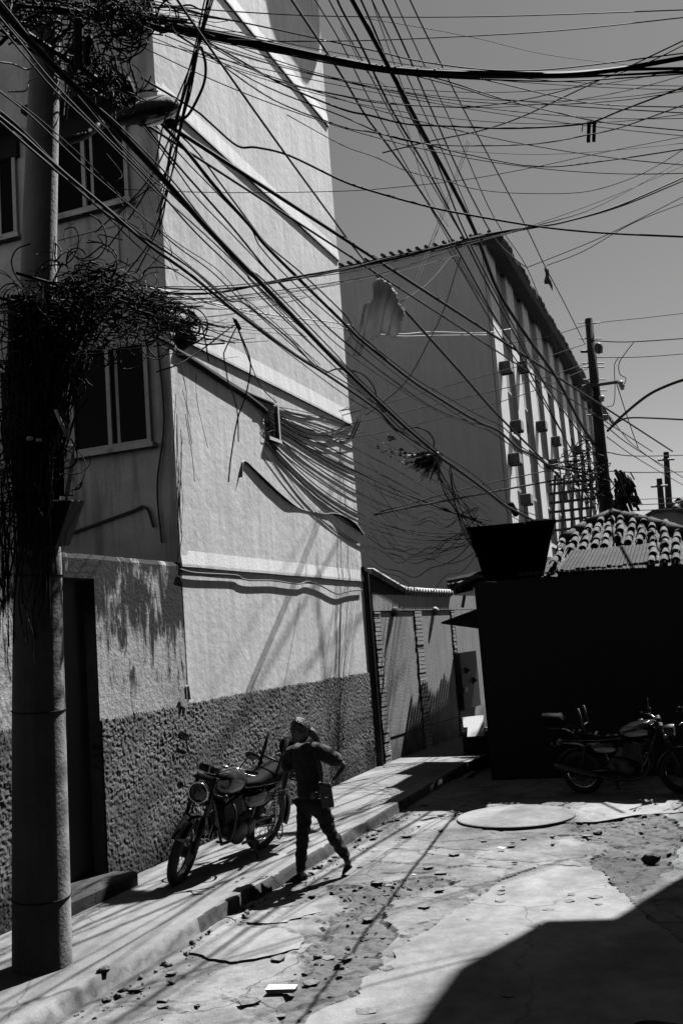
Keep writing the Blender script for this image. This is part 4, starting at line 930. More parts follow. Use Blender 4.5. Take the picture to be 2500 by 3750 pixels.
tangle('cable_tangle', 'black knot of cables and splices at the top of the near pole', Ztop, 440, w=(7.4, 8.3), th=(2.5, 8))
tangle('cable_tangle', 'grey dead wire ends sticking out of the tangle before the window', [((250, 1240), (600, 1200), 22, .4), ((250, 1290), (590, 1260), 12, .5), ((0, 1080), (200, 1110), 10, .5), ((420, 1050), (580, 1090), 14, .4), ((0, 1150), (120, 1080), 12, .5)], 60, m='g', th=(1.5, 3))
tangle('cable_tangle', 'thin loose loops hanging below the box on the near pole', [((20, 1950), (60, 2350), 22, .6), ((60, 2000), (110, 2250), 22, .6), ((10, 1700), (10, 2200), 20, .6)], 26, th=(2, 3.5))
tangle('cable_tangle', 'few stray wire ends beside the corner of the white block', [((640, 1330), (640, 1900), 14, .6), ((470, 560), (560, 900), 50, .5), ((660, 1300), (700, 1560), 14, .8)], 22, w=(9.5, 11), th=(1.8, 3))

# ------------------------------------------------------------------ near concrete pole
pole = thing('utility_pole', 'thick grey concrete pole with cable tangles at the left edge', 'utility pole', (-4.72, 6.05, 0))
b = B(); a_ = atw(146, 2600, 7.35); b0 = Vector((-4.72, 6.05, -.15)); tp_ = atw(172, -200, 7.5)
axp = (tp_ - b0); L_ = axp.length
pk = [(158, 3640, .217), (156, 3500, .214), (142, 2500, .192), (140, 1800, .168), (143, 1000, .141), (160, 400, .124), (176, -200, .112)]
def pw(py): return 7.3 + .00026 * (3590 - py)
b.tube(spline([atw(q[0], q[1], pw(q[1])) for q in pk], 4), [v.x for v in spline([Vector((q[2], 0, 0)) for q in pk], 4)], 40); b.build('shaft', MT['pole'], pole, smooth=True)
def onpole(py): 
    return atw(np.interp(py, [q[1] for q in pk[::-1]], [q[0] for q in pk[::-1]]), py, pw(py))
for py in (2108, 2600, 3280, 1460):
    rr = np.interp(py, [q[1] for q in pk[::-1]], [q[2] for q in pk[::-1]])
    b = B(); b.torus(onpole(py), axp, rr + .004, .005, 40, 6); b.build('strap', MT['black'], pole, smooth=True)
# black equipment boxes
def pbox(px0, px1, py0, py1, w, d, name, lab, taper=0, m='black'):
    q = [atw(px0, py0, w), atw(px1, py0, w), atw(px1 - taper, py1, w), atw(px0 + taper * .1, py1, w)]
    b = B(); b.prism(q, FW * d); o = b.build(name, MT[m], bevel=.01); return tag(o, lab, 'junction box', 'black boxes on the near pole')
pbox(58, 262, 1830, 2005, 7.3, .4, 'junction_box', 'large black tapered box strapped low on the near pole', 60)
pbox(70, 235, 1620, 1815, 7.4, .3, 'junction_box', 'black box strapped above the tapered one on the pole', 0)
pbox(60, 215, 1340, 1560, 7.4, .25, 'junction_box', 'black box buried in the cable strands of the pole', 0)
pbox(270, 300, 60, 230, 7.2, .06, 'cable_splice', 'slim black splice tube hanging left in the upper tangle', 0)
b = B(); b.tube([atw(204, 1500, 7.15), atw(226, 1550, 7.15), atw(252, 1608, 7.15)], .013, 8); tag(b.build('glass_tube', MT['cablewhite'], smooth=True), 'bright white tube stuck in the strands right of the pole', 'lamp tube')
for (px, py, r, lab) in ((100, 1606, .018, 'bright white porcelain knob low in the strands, left one'), (134, 1612, .014, 'bright white porcelain knob low in the strands, right one')):
    b = B(); p = atw(px, py, 7.1); b.lathe([(r * .6, 0), (r, .01), (r * .7, .02), (r, .03), (r * .5, .04)], p, CX, 12); tag(b.build('insulator', MT['cablewhite'], smooth=True), lab, 'insulator')
for i, p_ in enumerate(([(-30, 1130), (120, 1085), (300, 1060), (430, 1045), (560, 1110), (700, 1190)], [(-30, 1085), (100, 1110), (260, 1120), (400, 1100), (540, 1150), (660, 1195)], [(90, 1180), (220, 1080), (330, 1000), (400, 985), (470, 1040), (560, 1120)],
    [(150, 1300), (240, 1180), (330, 1120), (460, 1130), (600, 1180)], [(60, 1000), (200, 1040), (330, 1090), (480, 1180), (640, 1270)], [(180, 1420), (260, 1250), (360, 1160), (480, 1120), (590, 1150)], [(130, 1250), (200, 1100), (260, 1010), (330, 960), (380, 1000), (400, 1080)], [(-20, 180), (120, 60), (300, 40), (500, 60), (700, 105)], [(60, 20), (250, 35), (420, 75), (600, 100)])):
    wire(p_, 7.3, 8.3, random.uniform(7, 12), 'thick black cable bent through the tangle on the near pole', 'thick bent cables on the near pole')
for i in range(18):
    sx, sy = random.uniform(330, 600), random.uniform(1060, 1200); ex, ey = random.uniform(760, 1330), sy + random.uniform(-90, 130); sg = random.uniform(5, 60)
    wire([(sx + (ex - sx) * k / 6, sy + (ey - sy) * k / 6 + sg * 4 * (k / 6) * (1 - k / 6)) for k in range(7)], 7.8, 12.5, random.choice((1, 1.4, 2)), 'thin slack wire leaving the mid height tangle to the right', 'thin wires leaving the tangle', seg=4)
# splice closures in the arm of the tangle
def lump(pxs, w, r, name, lab, cat, m='black'):
    b = B(); P = spline([atw(a, c_, w) for a, c_ in pxs], 5); b.tube(P, [r * (1 if 0 < i < len(P) - 1 else .5) for i in range(len(P))], 12); return tag(b.build(name, MT[m], smooth=True), lab, cat)
lump([(560, 1170), (610, 1188), (660, 1195), (700, 1200)], 8.5, .055, 'cable_splice', 'fat black splice closure at the right end of the tangle', 'cable splice')
lump([(645, 1265), (680, 1240), (715, 1225)], 8.6, .075, 'cable_splice', 'squat black splice box just under the fat closure', 'cable splice')
lump([(858, 1168), (870, 1190), (880, 1208)], 9.6, .02, 'connector', 'small black connector where four slack cables meet', 'connector')
lump([(690, 1140), (712, 1160), (722, 1190)], 8.8, .018, 'cable_splice', 'bent black splice standing above the fat closure', 'cable splice')
lump([(330, 130), (318, 190), (322, 240)], 7.4, .03, 'cable_splice', 'thick black splice in the middle of the upper tangle', 'cable splice')
lump([(445, 275), (470, 320), (485, 370)], 7.8, .045, 'cable_splice', 'black splice with white dots above the street lamp', 'cable splice')
# cables bundle passing the vent
b = B()
for i in range(12):
    sx, sy = 973 + random.uniform(-10, 12), 1500 + random.uniform(-10, 14)
    b.tube(spline([atax(q_[0], q_[1], 0, WX + .015 + random.uniform(0, .03)) for q_ in ((sx - 20, sy - 16), (sx, sy), (985 + random.uniform(-15, 22), 1560 + random.uniform(-20, 20)), (1005 + random.uniform(-12, 26), 1600 + random.uniform(-30, 40)))], 4), .004, 4, cap=False)
tag(b.build('cable_bundle', MT['black'], fix=False), 'bunched cables gathered in front of the small wall vent', 'cable bundle', kind='stuff')

# ------------------------------------------------------------------ street lamp on the near pole
sl = thing('street_lamp', 'old cobra head street lamp on an arm from the concrete pole', 'street lamp', tuple(atw(230, 500, 7.4)))
A = atw(395, 450, 7.9); Bp = atw(650, 395, 8.3); ax_ = (Bp - A).normalized(); up_ = Vector((0, 0, 1)); sd = ax_.cross(up_).normalized(); up_ = sd.cross(ax_)
Ml = Matrix((ax_, sd, up_)).transposed().to_4x4(); Ml.translation = A; LL = (Bp - A).length
def lsec(x, wd, ht, dz=0): return [Ml @ Vector((x * LL, wd * math.cos(a), dz + (ht if math.sin(a) > 0 else ht * .45) * math.sin(a))) for a in [2 * math.pi * k / 16 for k in range(16)]]
b = B(); b.loft([lsec(0, .03, .03), lsec(.12, .05, .06), lsec(.3, .09, .09), lsec(.55, .14, .12), lsec(.8, .15, .12), lsec(.95, .1, .08), lsec(1, .04, .03)]); b.build('housing', MT['pole'], sl, smooth=True)
b = B(); b.loft([lsec(.42, .06, .01, -.035), lsec(.5, .115, .05, -.045), lsec(.72, .13, .07, -.05), lsec(.9, .09, .04, -.045), lsec(.95, .03, .01, -.03)]); b.build('lens', MT['lens'], sl, smooth=True)
b = B(); b.lathe([(.045, 0), (.05, .03), (.05, .08), (.02, .1)], Ml @ Vector((LL * .47, 0, .1)), up_, 14); b.build('photocell', MT['black'], sl, smooth=True)
b = B(); b.tube(spline([atw(225, 520, 7.45), atw(300, 500, 7.6), atw(360, 462, 7.8), A], 5), .032, 10); b.build('arm', MT['darkmetal'], sl, smooth=True)
b = B(); b.ell(atw(628, 452, 8.1), (.06, .05, .04), 12, 8); tag(b.build('cable_splice', MT['black'], smooth=True), 'round black splice just below the street lamp head', 'cable splice')

# ------------------------------------------------------------------ far pole
fp = thing('utility_pole', 'dark pole with crossarm and porcelain insulators behind the tile roof', 'utility pole', (-2.3, 23.5, 0))
q0 = atax(2222, 1900, 1, 23.5); q1 = atax(2154, 1168, 1, 23.5); ax2 = (q1 - q0).normalized(); base2 = q0 - ax2 * (q0.z + .1) / ax2.z
L2 = (q1 - base2).length
b = B(); b.lathe([(.17, 0), (.16, L2 * .45), (.12, L2 * .75), (.09, L2)], base2, ax2, 16); b.build('shaft', MT['darkwall'], fp, smooth=True)
for i, py in enumerate((1182, 1240, 1290, 1330, 1390, 1430, 1520, 1285, 1345)):
    p = atax(np.interp(py, [1168, 1900], [2154, 2222]), py, 1, 23.5)
    b = B(); b.tube([p - CX * .26, p + CX * .26], .016, 6); b.build('climbing_rung', MT['darkmetal'], fp)
b = B(); p = atax(2265, 1397, 1, 23.3); q = atax(2130, 1416, 1, 23.3); b.tube([q, p], .045, 6); b.build('crossarm', MT['darkmetal'], fp)
for (px, py) in ((2271, 1402), (2276, 1413), (2202, 1456), (2147, 1430)):
    b = B(); p = atax(px, py, 1, 23.2); b.ell(p, (.07, .07, .05), 10, 7); b.ell(p - Vector((0, 0, .06)), (.05, .05, .04), 10, 7); b.build('insulator', MT['cablewhite'], fp, smooth=True)
b = B(); b.ell(atax(2146, 1440, 1, 23.2), (.16, .16, .2), 12, 8); b.build('transformer', MT['darkmetal'], fp, smooth=True)
b = B(); b.ell(atax(2190, 1275, 1, 23.2), (.1, .1, .14), 8, 6); b.build('switch_block', MT['darkmetal'], fp, smooth=True)
# creeper and rubbish around the far pole
def leaves(zones, n, y, sz, name, lab, mname='foliage', cat='plant', grp=None):
    b = B()
    for i in range(n):
        cx, cy, sx, sy = random.choice(zones); p = atax(random.gauss(cx, sx), random.gauss(cy, sy), 1, y + random.gauss(0, .3))
        R_ = Matrix.Rotation(random.uniform(0, 6.28), 3, 'Z') @ Matrix.Rotation(random.uniform(0, 3), 3, 'X'); s_ = sz * random.uniform(.5, 1.3)
        b.add([p + R_ @ Vector(v) * s_ for v in ((-.5, 0, 0), (0, -.35, .1), (.5, 0, 0), (0, .35, .1))], [(0, 1, 2), (0, 2, 3)])
    return tag(b.build(name, MT[mname], fix=False), lab, cat, grp)
b = B()
for i in range(150):
    px = random.gauss(2262, 16); py = random.uniform(1720, 1880); y = 22.8 + random.gauss(0, .2); L_ = random.uniform(20, 70); wd = random.uniform(3, 11)
    sl_ = random.uniform(.2, .7); q = [(px, py), (px + L_ * sl_ * .5, py + L_ * .5), (px + L_ * sl_, py + L_)]
    P = [atax(a, c_, 1, y + .1 * k) for k, (a, c_) in enumerate(q)]; Q = [atax(a + wd, c_ - 3, 1, y + random.uniform(-.15, .15)) for a, c_ in q]
    b.add(P + Q, [(0, 1, 4, 3), (1, 2, 5, 4)])
for (a0_, b0_, a1_, b1_) in ((2258, 1745, 2300, 1790), (2290, 1812, 2335, 1842)): b.prism([atax(a0_, b0_, 1, 22.6), atax(a1_, b0_ + 4, 1, 22.7), atax(a1_ + 12, b1_, 1, 22.7), atax(a0_ + 8, b1_ - 6, 1, 22.6)], (0, .3, 0))
tag(b.build('torn_sheeting', MT['tiledark'], fix=False), 'torn strips of dark sheeting hanging beside the far pole', 'sheeting', kind='stuff')
b = B()
for i in range(5):
    for pts in ([(2030 + i * 34, 1740), (2022 + i * 34, 1960)],): b.tube([atax(pts[0][0], pts[0][1], 1, 21.8), atax(pts[1][0], pts[1][1], 1, 21.8)], .03, 5)
for j in range(6): b.tube([atax(2010, 1775 + j * 34, 1, 21.8), atax(2180, 1755 + j * 34, 1, 21.8)], .03, 5)
tag(b.build('roof_grille', MT['darkmetal'], fix=False), 'dark iron grille rising behind the tile roof left of the far pole', 'grille')
tangle2 = B()
for i in range(40):
    cx, cy = random.choice([(2150, 1640), (2170, 1720), (2190, 1800), (2130, 1760), (2100, 1700)]); y = 22.6 + random.gauss(0, .3)
    P = [atax(cx + random.gauss(0, 38), cy + random.gauss(0, 34), 1, y) for _ in range(4)]; tangle2.tube(spline(P, 4), .012, 4, cap=False)
tag(tangle2.build('cable_tangle', MT['black'], fix=False), 'loops of cable tangled left of the far pole', 'cable tangle', kind='stuff')
# distant poles, roofs and trees
for (px0, py0, px1, py1, w, lab) in ((2437, 1655, 2455, 1920, 60, 'distant slim pole at the right edge, taller one'), (2412, 1752, 2432, 1920, 58, 'distant slim pole at the right edge, shorter one')):
    t = thing('utility_pole', lab, 'utility pole', tuple(atw(px1, py1, w)), 'distant poles at the right edge'); b = B(); b.tube([atw(px1, py1 + 60, w), atw(px0, py0, w)], [.23, .16], 10); b.build('shaft', MT['darkwall'], t)
    b = B(); b.tube([atw(px0 - 30, py0 + 30, w - .3), atw(px0 + 30, py0 + 26, w - .3)], .07, 6); b.build('crossarm', MT['darkmetal'], t)
b = B(); N = 30; prev = []
ridge = [(-900, 60), (-60, 9), (-20, 8.5), (0, 7.5), (6, 9), (14, 12), (40, 10), (140, 30)]
V = []
for j, (yy, k) in enumerate(((120, 0), (150, .8), (190, 1), (260, .4))):
    for i in range(61):
        x = -160 + i * 6; V.append((x, yy, -.2 + k * (7 + 5 * fbm(x, 0, .03, 3, 4))))
b.v = V; b.f = [(j * 61 + i, j * 61 + i + 1, (j + 1) * 61 + i + 1, (j + 1) * 61 + i) for j in range(3) for i in range(60)]
tag(b.build('hill', MT['hill'], fix=False), kind='structure')
tr = thing('tree', 'dark tree mass behind the distant poles at the right edge', 'tree', tuple(atw(2480, 1920, 50)))
b = B()
for i in range(900):
    p = atw(random.gauss(2510, 38), random.gauss(1900, 24), 50 + random.gauss(0, 1)); R_ = Matrix.Rotation(random.uniform(0, 6.28), 3, 'Z') @ Matrix.Rotation(random.uniform(0, 3), 3, 'X')
    b.add([p + R_ @ Vector(v) * .5 for v in ((-.5, 0, 0), (0, -.35, .1), (.5, 0, 0), (0, .35, .1))], [(0, 1, 2), (0, 2, 3)])
b.build('crown', MT['foliage'], tr, fix=False); b = B(); b.tube([atw(2490, 2000, 50), atw(2495, 1900, 50)], [.3, .15], 8); b.build('trunk', MT['darkwall'], tr)
# low far house left of distant poles
fh = thing('far_house', 'low distant house roof under the distant poles', 'house', tuple(atw(2400, 1900, 45)))
b = B(); q = [atw(a, c_, 45) for a, c_ in ((2330, 1905), (2390, 1872), (2470, 1862), (2540, 1880), (2540, 2050), (2330, 2050))]; b.prism(q, (0, 6, 0)); b.build('wall', MT['aptgrey'], fh)
b = B(); q = [atw(a, c_, 44.8) for a, c_ in ((2322, 1908), (2390, 1866), (2475, 1856), (2545, 1876), (2545, 1888), (2475, 1868), (2390, 1880), (2330, 1918))]; b.prism(q, (0, 6.6, 0)); b.build('roof', MT['tiledark'], fh)

# ------------------------------------------------------------------ plastic bags and rags on the wires
def rag(outline, w, name, lab, m, folds=10, thick=.25):
    """a crumpled closed film: outline filled with a grid, both sides billowing"""
    xs = [p[0] for p in outline]; ys = [p[1] for p in outline]; n = 34
    idx = {}; V = []; F = []
    for j in range(n + 1):
        for i in range(n + 1):
            px = min(xs) + (max(xs) - min(xs)) * i / n; py = min(ys) + (max(ys) - min(ys)) * j / n
            if inpoly(px + 8 * mn.noise(Vector((px * .03, py * .03, 2))), py + 8 * mn.noise(Vector((px * .03, py * .03, 7))), outline):
                idx[(i, j)] = len(V); e = mn.noise(Vector((px * .012, py * .006, 1.5))) * thick + mn.noise(Vector((px * .06 + py * .03, py * .012, 5))) * thick * .22
                V.append(atw(px, py, w + e))
    m0 = len(V)
    for (i, j) in list(idx):
        if all(k in idx for k in ((i + 1, j), (i, j + 1), (i + 1, j + 1))): F.append((idx[(i, j)], idx[(i + 1, j)], idx[(i + 1, j + 1)], idx[(i, j + 1)]))
    b = B(); b.v = [tuple(v) for v in V]; b.f = F
    o = b.build(name, MT[m], fix=False, smooth=True)
    so = o.modifiers.new('s', 'SOLIDIFY'); so.thickness = .012
    return tag(o, lab, 'plastic bag' if 'bag' in name else 'rag')
rag([(1340 + (a - 1340) * 1.12, 1150 + (c_ - 1150) * 1.1) for a, c_ in ((1385, 1025), (1420, 1040), (1440, 1075), (1450, 1110), (1470, 1150), (1455, 1180), (1460, 1215), (1425, 1232), (1390, 1218), (1370, 1235), (1340, 1250), (1325, 1290), (1300, 1290), (1268, 1250), (1290, 1190), (1320, 1130), (1360, 1090), (1362, 1045))], 13.6, 'plastic_bag', 'large grey plastic bag caught and billowing on the cables', 'plastic')
b = B()
for i in range(80):
    a = random.uniform(math.radians(95), math.radians(200)) if i % 3 else random.uniform(math.radians(150), math.radians(190)); L_ = random.uniform(40, 90) * (1.35 if a > 2.4 else 1); x0, y0 = 1598 + random.gauss(0, 9), 1672 + random.gauss(0, 10); w_ = 14.85 + random.gauss(0, .05); wd = random.uniform(4, 13)
    P = []; Q = []
    for k in range(5):
        t = k / 4; X = x0 + math.cos(a) * L_ * t; Y = y0 + math.sin(a) * L_ * t * (.75 if a > 2.4 else 1) + 14 * t * t; w2 = wd * (1 - .75 * t)
        P.append(atw(X, Y, w_ + .03 * math.sin(5 * t + i))); Q.append(atw(X + w2 * math.sin(a) + random.uniform(-2, 2), Y + w2 * abs(math.cos(a)) + random.uniform(-2, 2), w_ + random.uniform(-.05, .05)))
    b.add(P + Q, [(k, k + 1, k + 6, k + 5) for k in range(4)])
b.ell(atw(1602, 1675, 14.85), (.06, .06, .09), 10, 8)
tag(b.build('torn_bag', MT['plasticdark'], fix=False), 'small dark torn bag in frayed strips where the cable bundle knots', 'plastic bag')
rag([(1990, 975), (2012, 985), (2010, 1010), (2022, 1040), (2018, 1068), (2003, 1040), (1992, 1045), (1995, 1010)], 21, 'hanging_rag', 'small black rag hanging from the rightmost overhead wire', 'plasticdark', thick=.1)
leaves([(1400, 1640, 14, 8), (1450, 1660, 18, 8), (1500, 1665, 16, 10), (1425, 1605, 8, 6), (1480, 1690, 14, 8), (1530, 1655, 10, 8)], 90, 14.0, .055, 'twig_tuft', 'tuft of twigs left of the small torn bag', cat='plant')['kind'] = 'stuff'
b = B(); b.box((-.045, -.02, -.2), (-.01, .02, .0)); b.box((.012, -.02, -.2), (.045, .02, .0)); b.box((-.05, -.022, .001), (.05, .022, .02)); b.tube([(-.05, 0, 0), (-.09, 0, .01), (-.1, 0, -.08)], .006, 5)
b.xf(Matrix.Translation(atw(2165, 452, 10.6)) @ Matrix.Rotation(rad(8), 4, 'Y')); tag(b.build('hanging_peg', MT['black']), 'double black peg hanging from the sagging cable in the sky', 'cable clamp')
lump([(1865, 1840), (1880, 1868), (1892, 1890)], 15.3, .05, 'cable_knot', 'black knot on the thick cable just above the tank', 'cable splice')
lump([(1382, 1470), (1395, 1490), (1410, 1510)], 14, .035, 'cable_knot', 'wrapped knot on the bundle at the wall corner', 'cable splice')

# ------------------------------------------------------------------ litter
p = atax(1030, 3645, 2, RZ); b = B(); b.xf(Matrix.Identity(4))
b.loft([[(-.09, -.03, .0), (.09, -.02, .0), (.1, .03, .0), (-.08, .03, .0)], [(-.1, -.035, .03), (.1, -.02, .025), (.11, .035, .035), (-.09, .04, .04)]]).xf(Matrix.Translation(p + Vector((0, 0, .02))) @ Matrix.Rotation(rad(12), 4, 'Z'))
tag(b.build('litter_carton', MT['litter']), 'flattened white carton lying on the dirt near the bottom edge', 'carton')
k = 0
for (px, py, s_, lab) in ((1835, 3112, .04, 'pale scrap on the light road patch'), (1515, 3208, .02, 'tiny white crumb in the middle of the road'), (1020, 3052, .02, 'tiny white crumb beside the strap end'), (1405, 2810, .02, 'tiny white crumb at the foot of the drain pipe'), (1676, 2835, .03, 'pale scrap inside the shaded alley mouth')):
    p = atax(px, py, 2, 0 if px in (1020, 1405) else RZ + .02); b = B(); b.prism([p + Vector(v) * s_ for v in ((-1, -.4, .3), (.8, -.5, .2), (1, .5, .3), (-.6, .6, .5))], (0, 0, .008)); tag(b.build('paper_scrap', MT['litter']), lab, 'paper scrap', 'paper scraps on the ground')
# dark sack at left edge
p = atax(20, 3385, 2, 0); b = B(); b.ell((p.x - .1, p.y, .12), (.22, .25, .2), 14, 9)
for i, v in enumerate(b.v): q = Vector(v); b.v[i] = tuple(q + Vector((1, 1, .6)) * .06 * mn.noise(q * 6))
tag(b.build('rubbish_sack', MT['plastic'], smooth=True), 'half hidden rubbish sack on the pavement left of the pole', 'sack')

# ------------------------------------------------------------------ motorcycle
def motorcycle(label):
    t = thing('motorcycle', label, 'motorcycle', (0, 0, 0), world=False)
    St = Matrix.Translation((1.16, 0, 0)) @ Matrix.Rotation(rad(18), 4, 'Z') @ Matrix.Translation((-1.16, 0, 0))
    def wheel(x, M_=None, name='front_wheel'):
        c = (x, 0, .295)
        h = B(); h.lathe([(.03, -.07), (.05, -.05), (.05, .05), (.03, .07)], c, (0, 1, 0), 14)
        for i in range(18):
            a = 2 * math.pi * i / 18; s_ = .03 if i % 2 else -.03
            h.tube([(x + .04 * math.cos(a + .5), s_, .295 + .04 * math.sin(a + .5)), (x + .222 * math.cos(a), 0, .295 + .222 * math.sin(a))], .0025, 4)
        if M_ is not None: h.xf(M_)
        w = h.build(name, MT['engine'], t)
        ty = B(); ty.torus(c, (0, 1, 0), .253, .046, 40, 12)
        for i in range(60):
            a = 2 * math.pi * i / 60; d = Vector((math.cos(a), 0, math.sin(a))); tt = Vector((-math.sin(a), 0, math.cos(a)))
            p = Vector(c) + d * .297; 
            for s_ in (-1, 1): ty.add([p + tt * .008 + Vector((0, s_ * .004, 0)), p - tt * .002 + Vector((0, s_ * .004, 0)), p + Vector((0, s_ * .03, 0)) - tt * .006 - d * .008, p + Vector((0, s_ * .03, 0)) + tt * .004 - d * .008], [(0, 1, 2, 3)])
        if M_ is not None: ty.xf(M_)
        o = ty.build('tyre', MT['tyre'], None, origin=(0, 0, 0), smooth=True, fix=False); o.parent = w
        r = B(); r.torus(c, (0, 1, 0), .215, .016, 40, 8)
        if M_ is not None: r.xf(M_)
        o = r.build('rim', MT['chrome'], None, origin=(0, 0, 0), smooth=True); o.parent = w
        ds = B(); ds.lathe([(.11, -.006), (.11, .0)], (x, .062 if M_ is not None else -.08, .295), (0, 1, 0), 24)
        if M_ is not None: ds.xf(M_)
        o = ds.build('brake_disc', MT['engine'], None, origin=(0, 0, 0)); o.parent = w
    wheel(1.34, St, 'front_wheel'); wheel(0, None, 'rear_wheel')
    def P(b, name, m, st=False, smooth=True, bevel=0):
        if st: b.xf(St)
        return b.build(name, MT[m], t, smooth=smooth, bevel=bevel)
    for s_ in (-1, 1):
        b = B(); b.tube([(1.34, s_ * .085, .295), (1.31, s_ * .085, .40), (1.25, s_ * .085, .58)], .026, 12); b.tube([(1.25, s_ * .085, .58), (1.13, s_ * .085, .93)], .018, 12); P(b, 'fork_leg', 'engine', True)
    b = B()
    secs = [[(1.34 + rr * math.cos(a) , y, .295 + rr * math.sin(a)) for rr, y in ((.325, -.06), (.335, 0), (.325, .06), (.318, .06), (.328, 0), (.318, -.06))] for a in np.radians(np.linspace(35, 175, 18))]
    b.loft(secs); P(b, 'front_fender', 'mpaint', True)
    b = B(); b.box((1.10, -.11, .90), (1.18, .11, .93)); P(b, 'fork_clamp', 'engine', True, False, .005)
    b = B(); b.box((1.17, -.11, .70), (1.24, .11, .73)); P(b, 'fork_clamp', 'engine', True, False, .005)
    b = B(); b.lathe([(.03, 0), (.075, .03), (.092, .09), (.094, .14), (.09, .15)], (1.16, 0, .83), (1, 0, -.05), 24); hl = P(b, 'headlight', 'mpaint', True)
    b = B(); b.ell((1.31, 0, .824), (.018, .084, .084), 20, 10); b.xf(St); o = b.build('lens', MT['lens'], None, origin=(0, 0, 0), smooth=True); o.parent = hl
    b = B(); b.torus((1.305, 0, .824), (1, 0, -.05), .09, .008, 24, 6); b.xf(St); o = b.build('rim', MT['chrome'], None, origin=(0, 0, 0), smooth=True); o.parent = hl
    for s_ in (-1, 1):
        b = B(); b.lathe([(.045, 0), (.048, .05), (.03, .06)], (1.13, s_ * .055, .97), (-.4, 0, 1), 16); P(b, 'gauge', 'engine', True)
        b = B(); b.tube([(1.18, s_ * .08, .80), (1.18, s_ * .2, .80)], .008, 6); b.ell((1.18, s_ * .22, .80), (.03, .03, .035), 12, 8); P(b, 'indicator', 'lens', True)
        b = B(); b.tube([(-.18, s_ * .06, .72), (-.2, s_ * .18, .72)], .008, 6); b.ell((-.2, s_ * .2, .72), (.03, .03, .035), 12, 8); P(b, 'indicator', 'lens')
        b = B(); b.tube([(.98, s_ * .3, 1.02), (.93, s_ * .40, 1.02)], .019, 10); P(b, 'grip', 'tyre', True)
        b = B(); b.tube(spline([(1.03, s_ * .27, 1.03), (1.06, s_ * .33, 1.02), (1.01, s_ * .43, 1.01)], 4), .006, 6); P(b, 'lever', 'chrome', True)
        b = B(); b.tube([(1.02, s_ * .24, 1.03), (1.04, s_ * .30, 1.16)], .006, 6); b.ell((1.04, s_ * .33, 1.19), (.012, .06, .036), 14, 8); P(b, 'mirror', 'mpaint', True)
    b = B(); b.tube(spline([(.98, -.3, 1.02), (1.04, -.2, 1.03), (1.12, -.06, .965), (1.12, .06, .965), (1.04, .2, 1.03), (.98, .3, 1.02)], 5), .011, 10); P(b, 'handlebar', 'chrome', True)
    b = B()
    def ts(x, wd, z0, z1): return [(x, wd * (abs(math.cos(a)) ** .7) * (1 if math.cos(a) > 0 else -1), (z0 + z1) / 2 + (z1 - z0) / 2 * (abs(math.sin(a)) ** .75) * (1 if math.sin(a) > 0 else -1)) for a in [2 * math.pi * k / 20 for k in range(20)]]
    b.loft([ts(.58, .05, .77, .84), ts(.63, .1, .74, .89), ts(.75, .13, .73, .95), ts(.9, .145, .73, .985), ts(1.0, .13, .76, .985), ts(1.06, .08, .8, .95), ts(1.08, .03, .85, .9)]); P(b, 'fuel_tank', 'mtank')
    b = B(); b.lathe([(.035, 0), (.035, .015), (.025, .02)], (.9, 0, .98), (0, 0, 1), 14); P(b, 'fuel_cap', 'chrome')
    b = B(); b.loft([ts(-.28, .07, .80, .86), ts(-.22, .11, .78, .88), ts(.05, .13, .76, .88), ts(.25, .13, .75, .85), ts(.4, .115, .74, .81), ts(.58, .09, .75, .82), ts(.64, .05, .77, .81)]); P(b, 'seat', 'seat')
    b = B(); b.loft([ts(.1, .10, .56, .74), ts(.3, .115, .5, .74), ts(.5, .11, .52, .72), ts(.56, .08, .58, .7)]); P(b, 'side_cover', 'mpaint')
    b = B(); b.loft([ts(-.34, .06, .62, .66), ts(-.25, .08, .66, .78), ts(.0, .09, .64, .77), ts(.15, .09, .6, .74)]); P(b, 'tail_cowl', 'mpaint')
    b = B(); secs = [[(rr * math.cos(a), y, .295 + rr * math.sin(a)) for rr, y in ((.34, -.065), (.352, 0), (.34, .065), (.332, .065), (.342, 0), (.332, -.065))] for a in np.radians(np.linspace(70, 195, 16))]
    b.loft(secs); P(b, 'rear_fender', 'mpaint')
    b = B(); b.ell((-.37, 0, .68), (.03, .06, .04), 12, 8); P(b, 'tail_light', 'lens')
    # engine
    b = B(); b.ell((.62, 0, .38), (.2, .14, .13), 18, 10); b.ell((.5, 0, .42), (.16, .12, .12), 16, 10); b.lathe([(.1, -.17), (.11, -.15), (.11, .15), (.1, .17)], (.66, 0, .36), (0, 1, 0), 20); b.lathe([(.08, -.16), (.085, .14)], (.48, 0, .38), (0, 1, 0), 18); eng = P(b, 'engine', 'engine')
    b = B()
    for i in range(8): b.box((.68 - .085 + i * .002, -.1, .49 + i * .026), (.86 + i * .002, .1, .50 + i * .026))
    b.box((.7, -.08, .48), (.84, .08, .72)); b.xf(Matrix.Translation((.75, 0, .5)) @ Matrix.Rotation(rad(18), 4, 'Y') @ Matrix.Translation((-.75, 0, -.5))); o = b.build('cylinder_fins', MT['engine'], None, origin=(0, 0, 0)); o.parent = eng
    b = B(); b.box((.5, -.07, .52), (.62, .07, .64)); o = b.build('carburettor', MT['engine'], None, origin=(0, 0, 0)); o.parent = eng
    b = B(); b.tube(spline([(.86, -.03, .6), (.96, -.07, .5), (.93, -.12, .33), (.8, -.14, .24), (.5, -.15, .23), (.3, -.16, .27)], 6), .021, 10); b.tube([(.3, -.16, .27), (.22, -.165, .29), (-.25, -.18, .40), (-.32, -.18, .415)], [.022, .05, .052, .04], 14); P(b, 'exhaust', 'chrome')
    b = B()
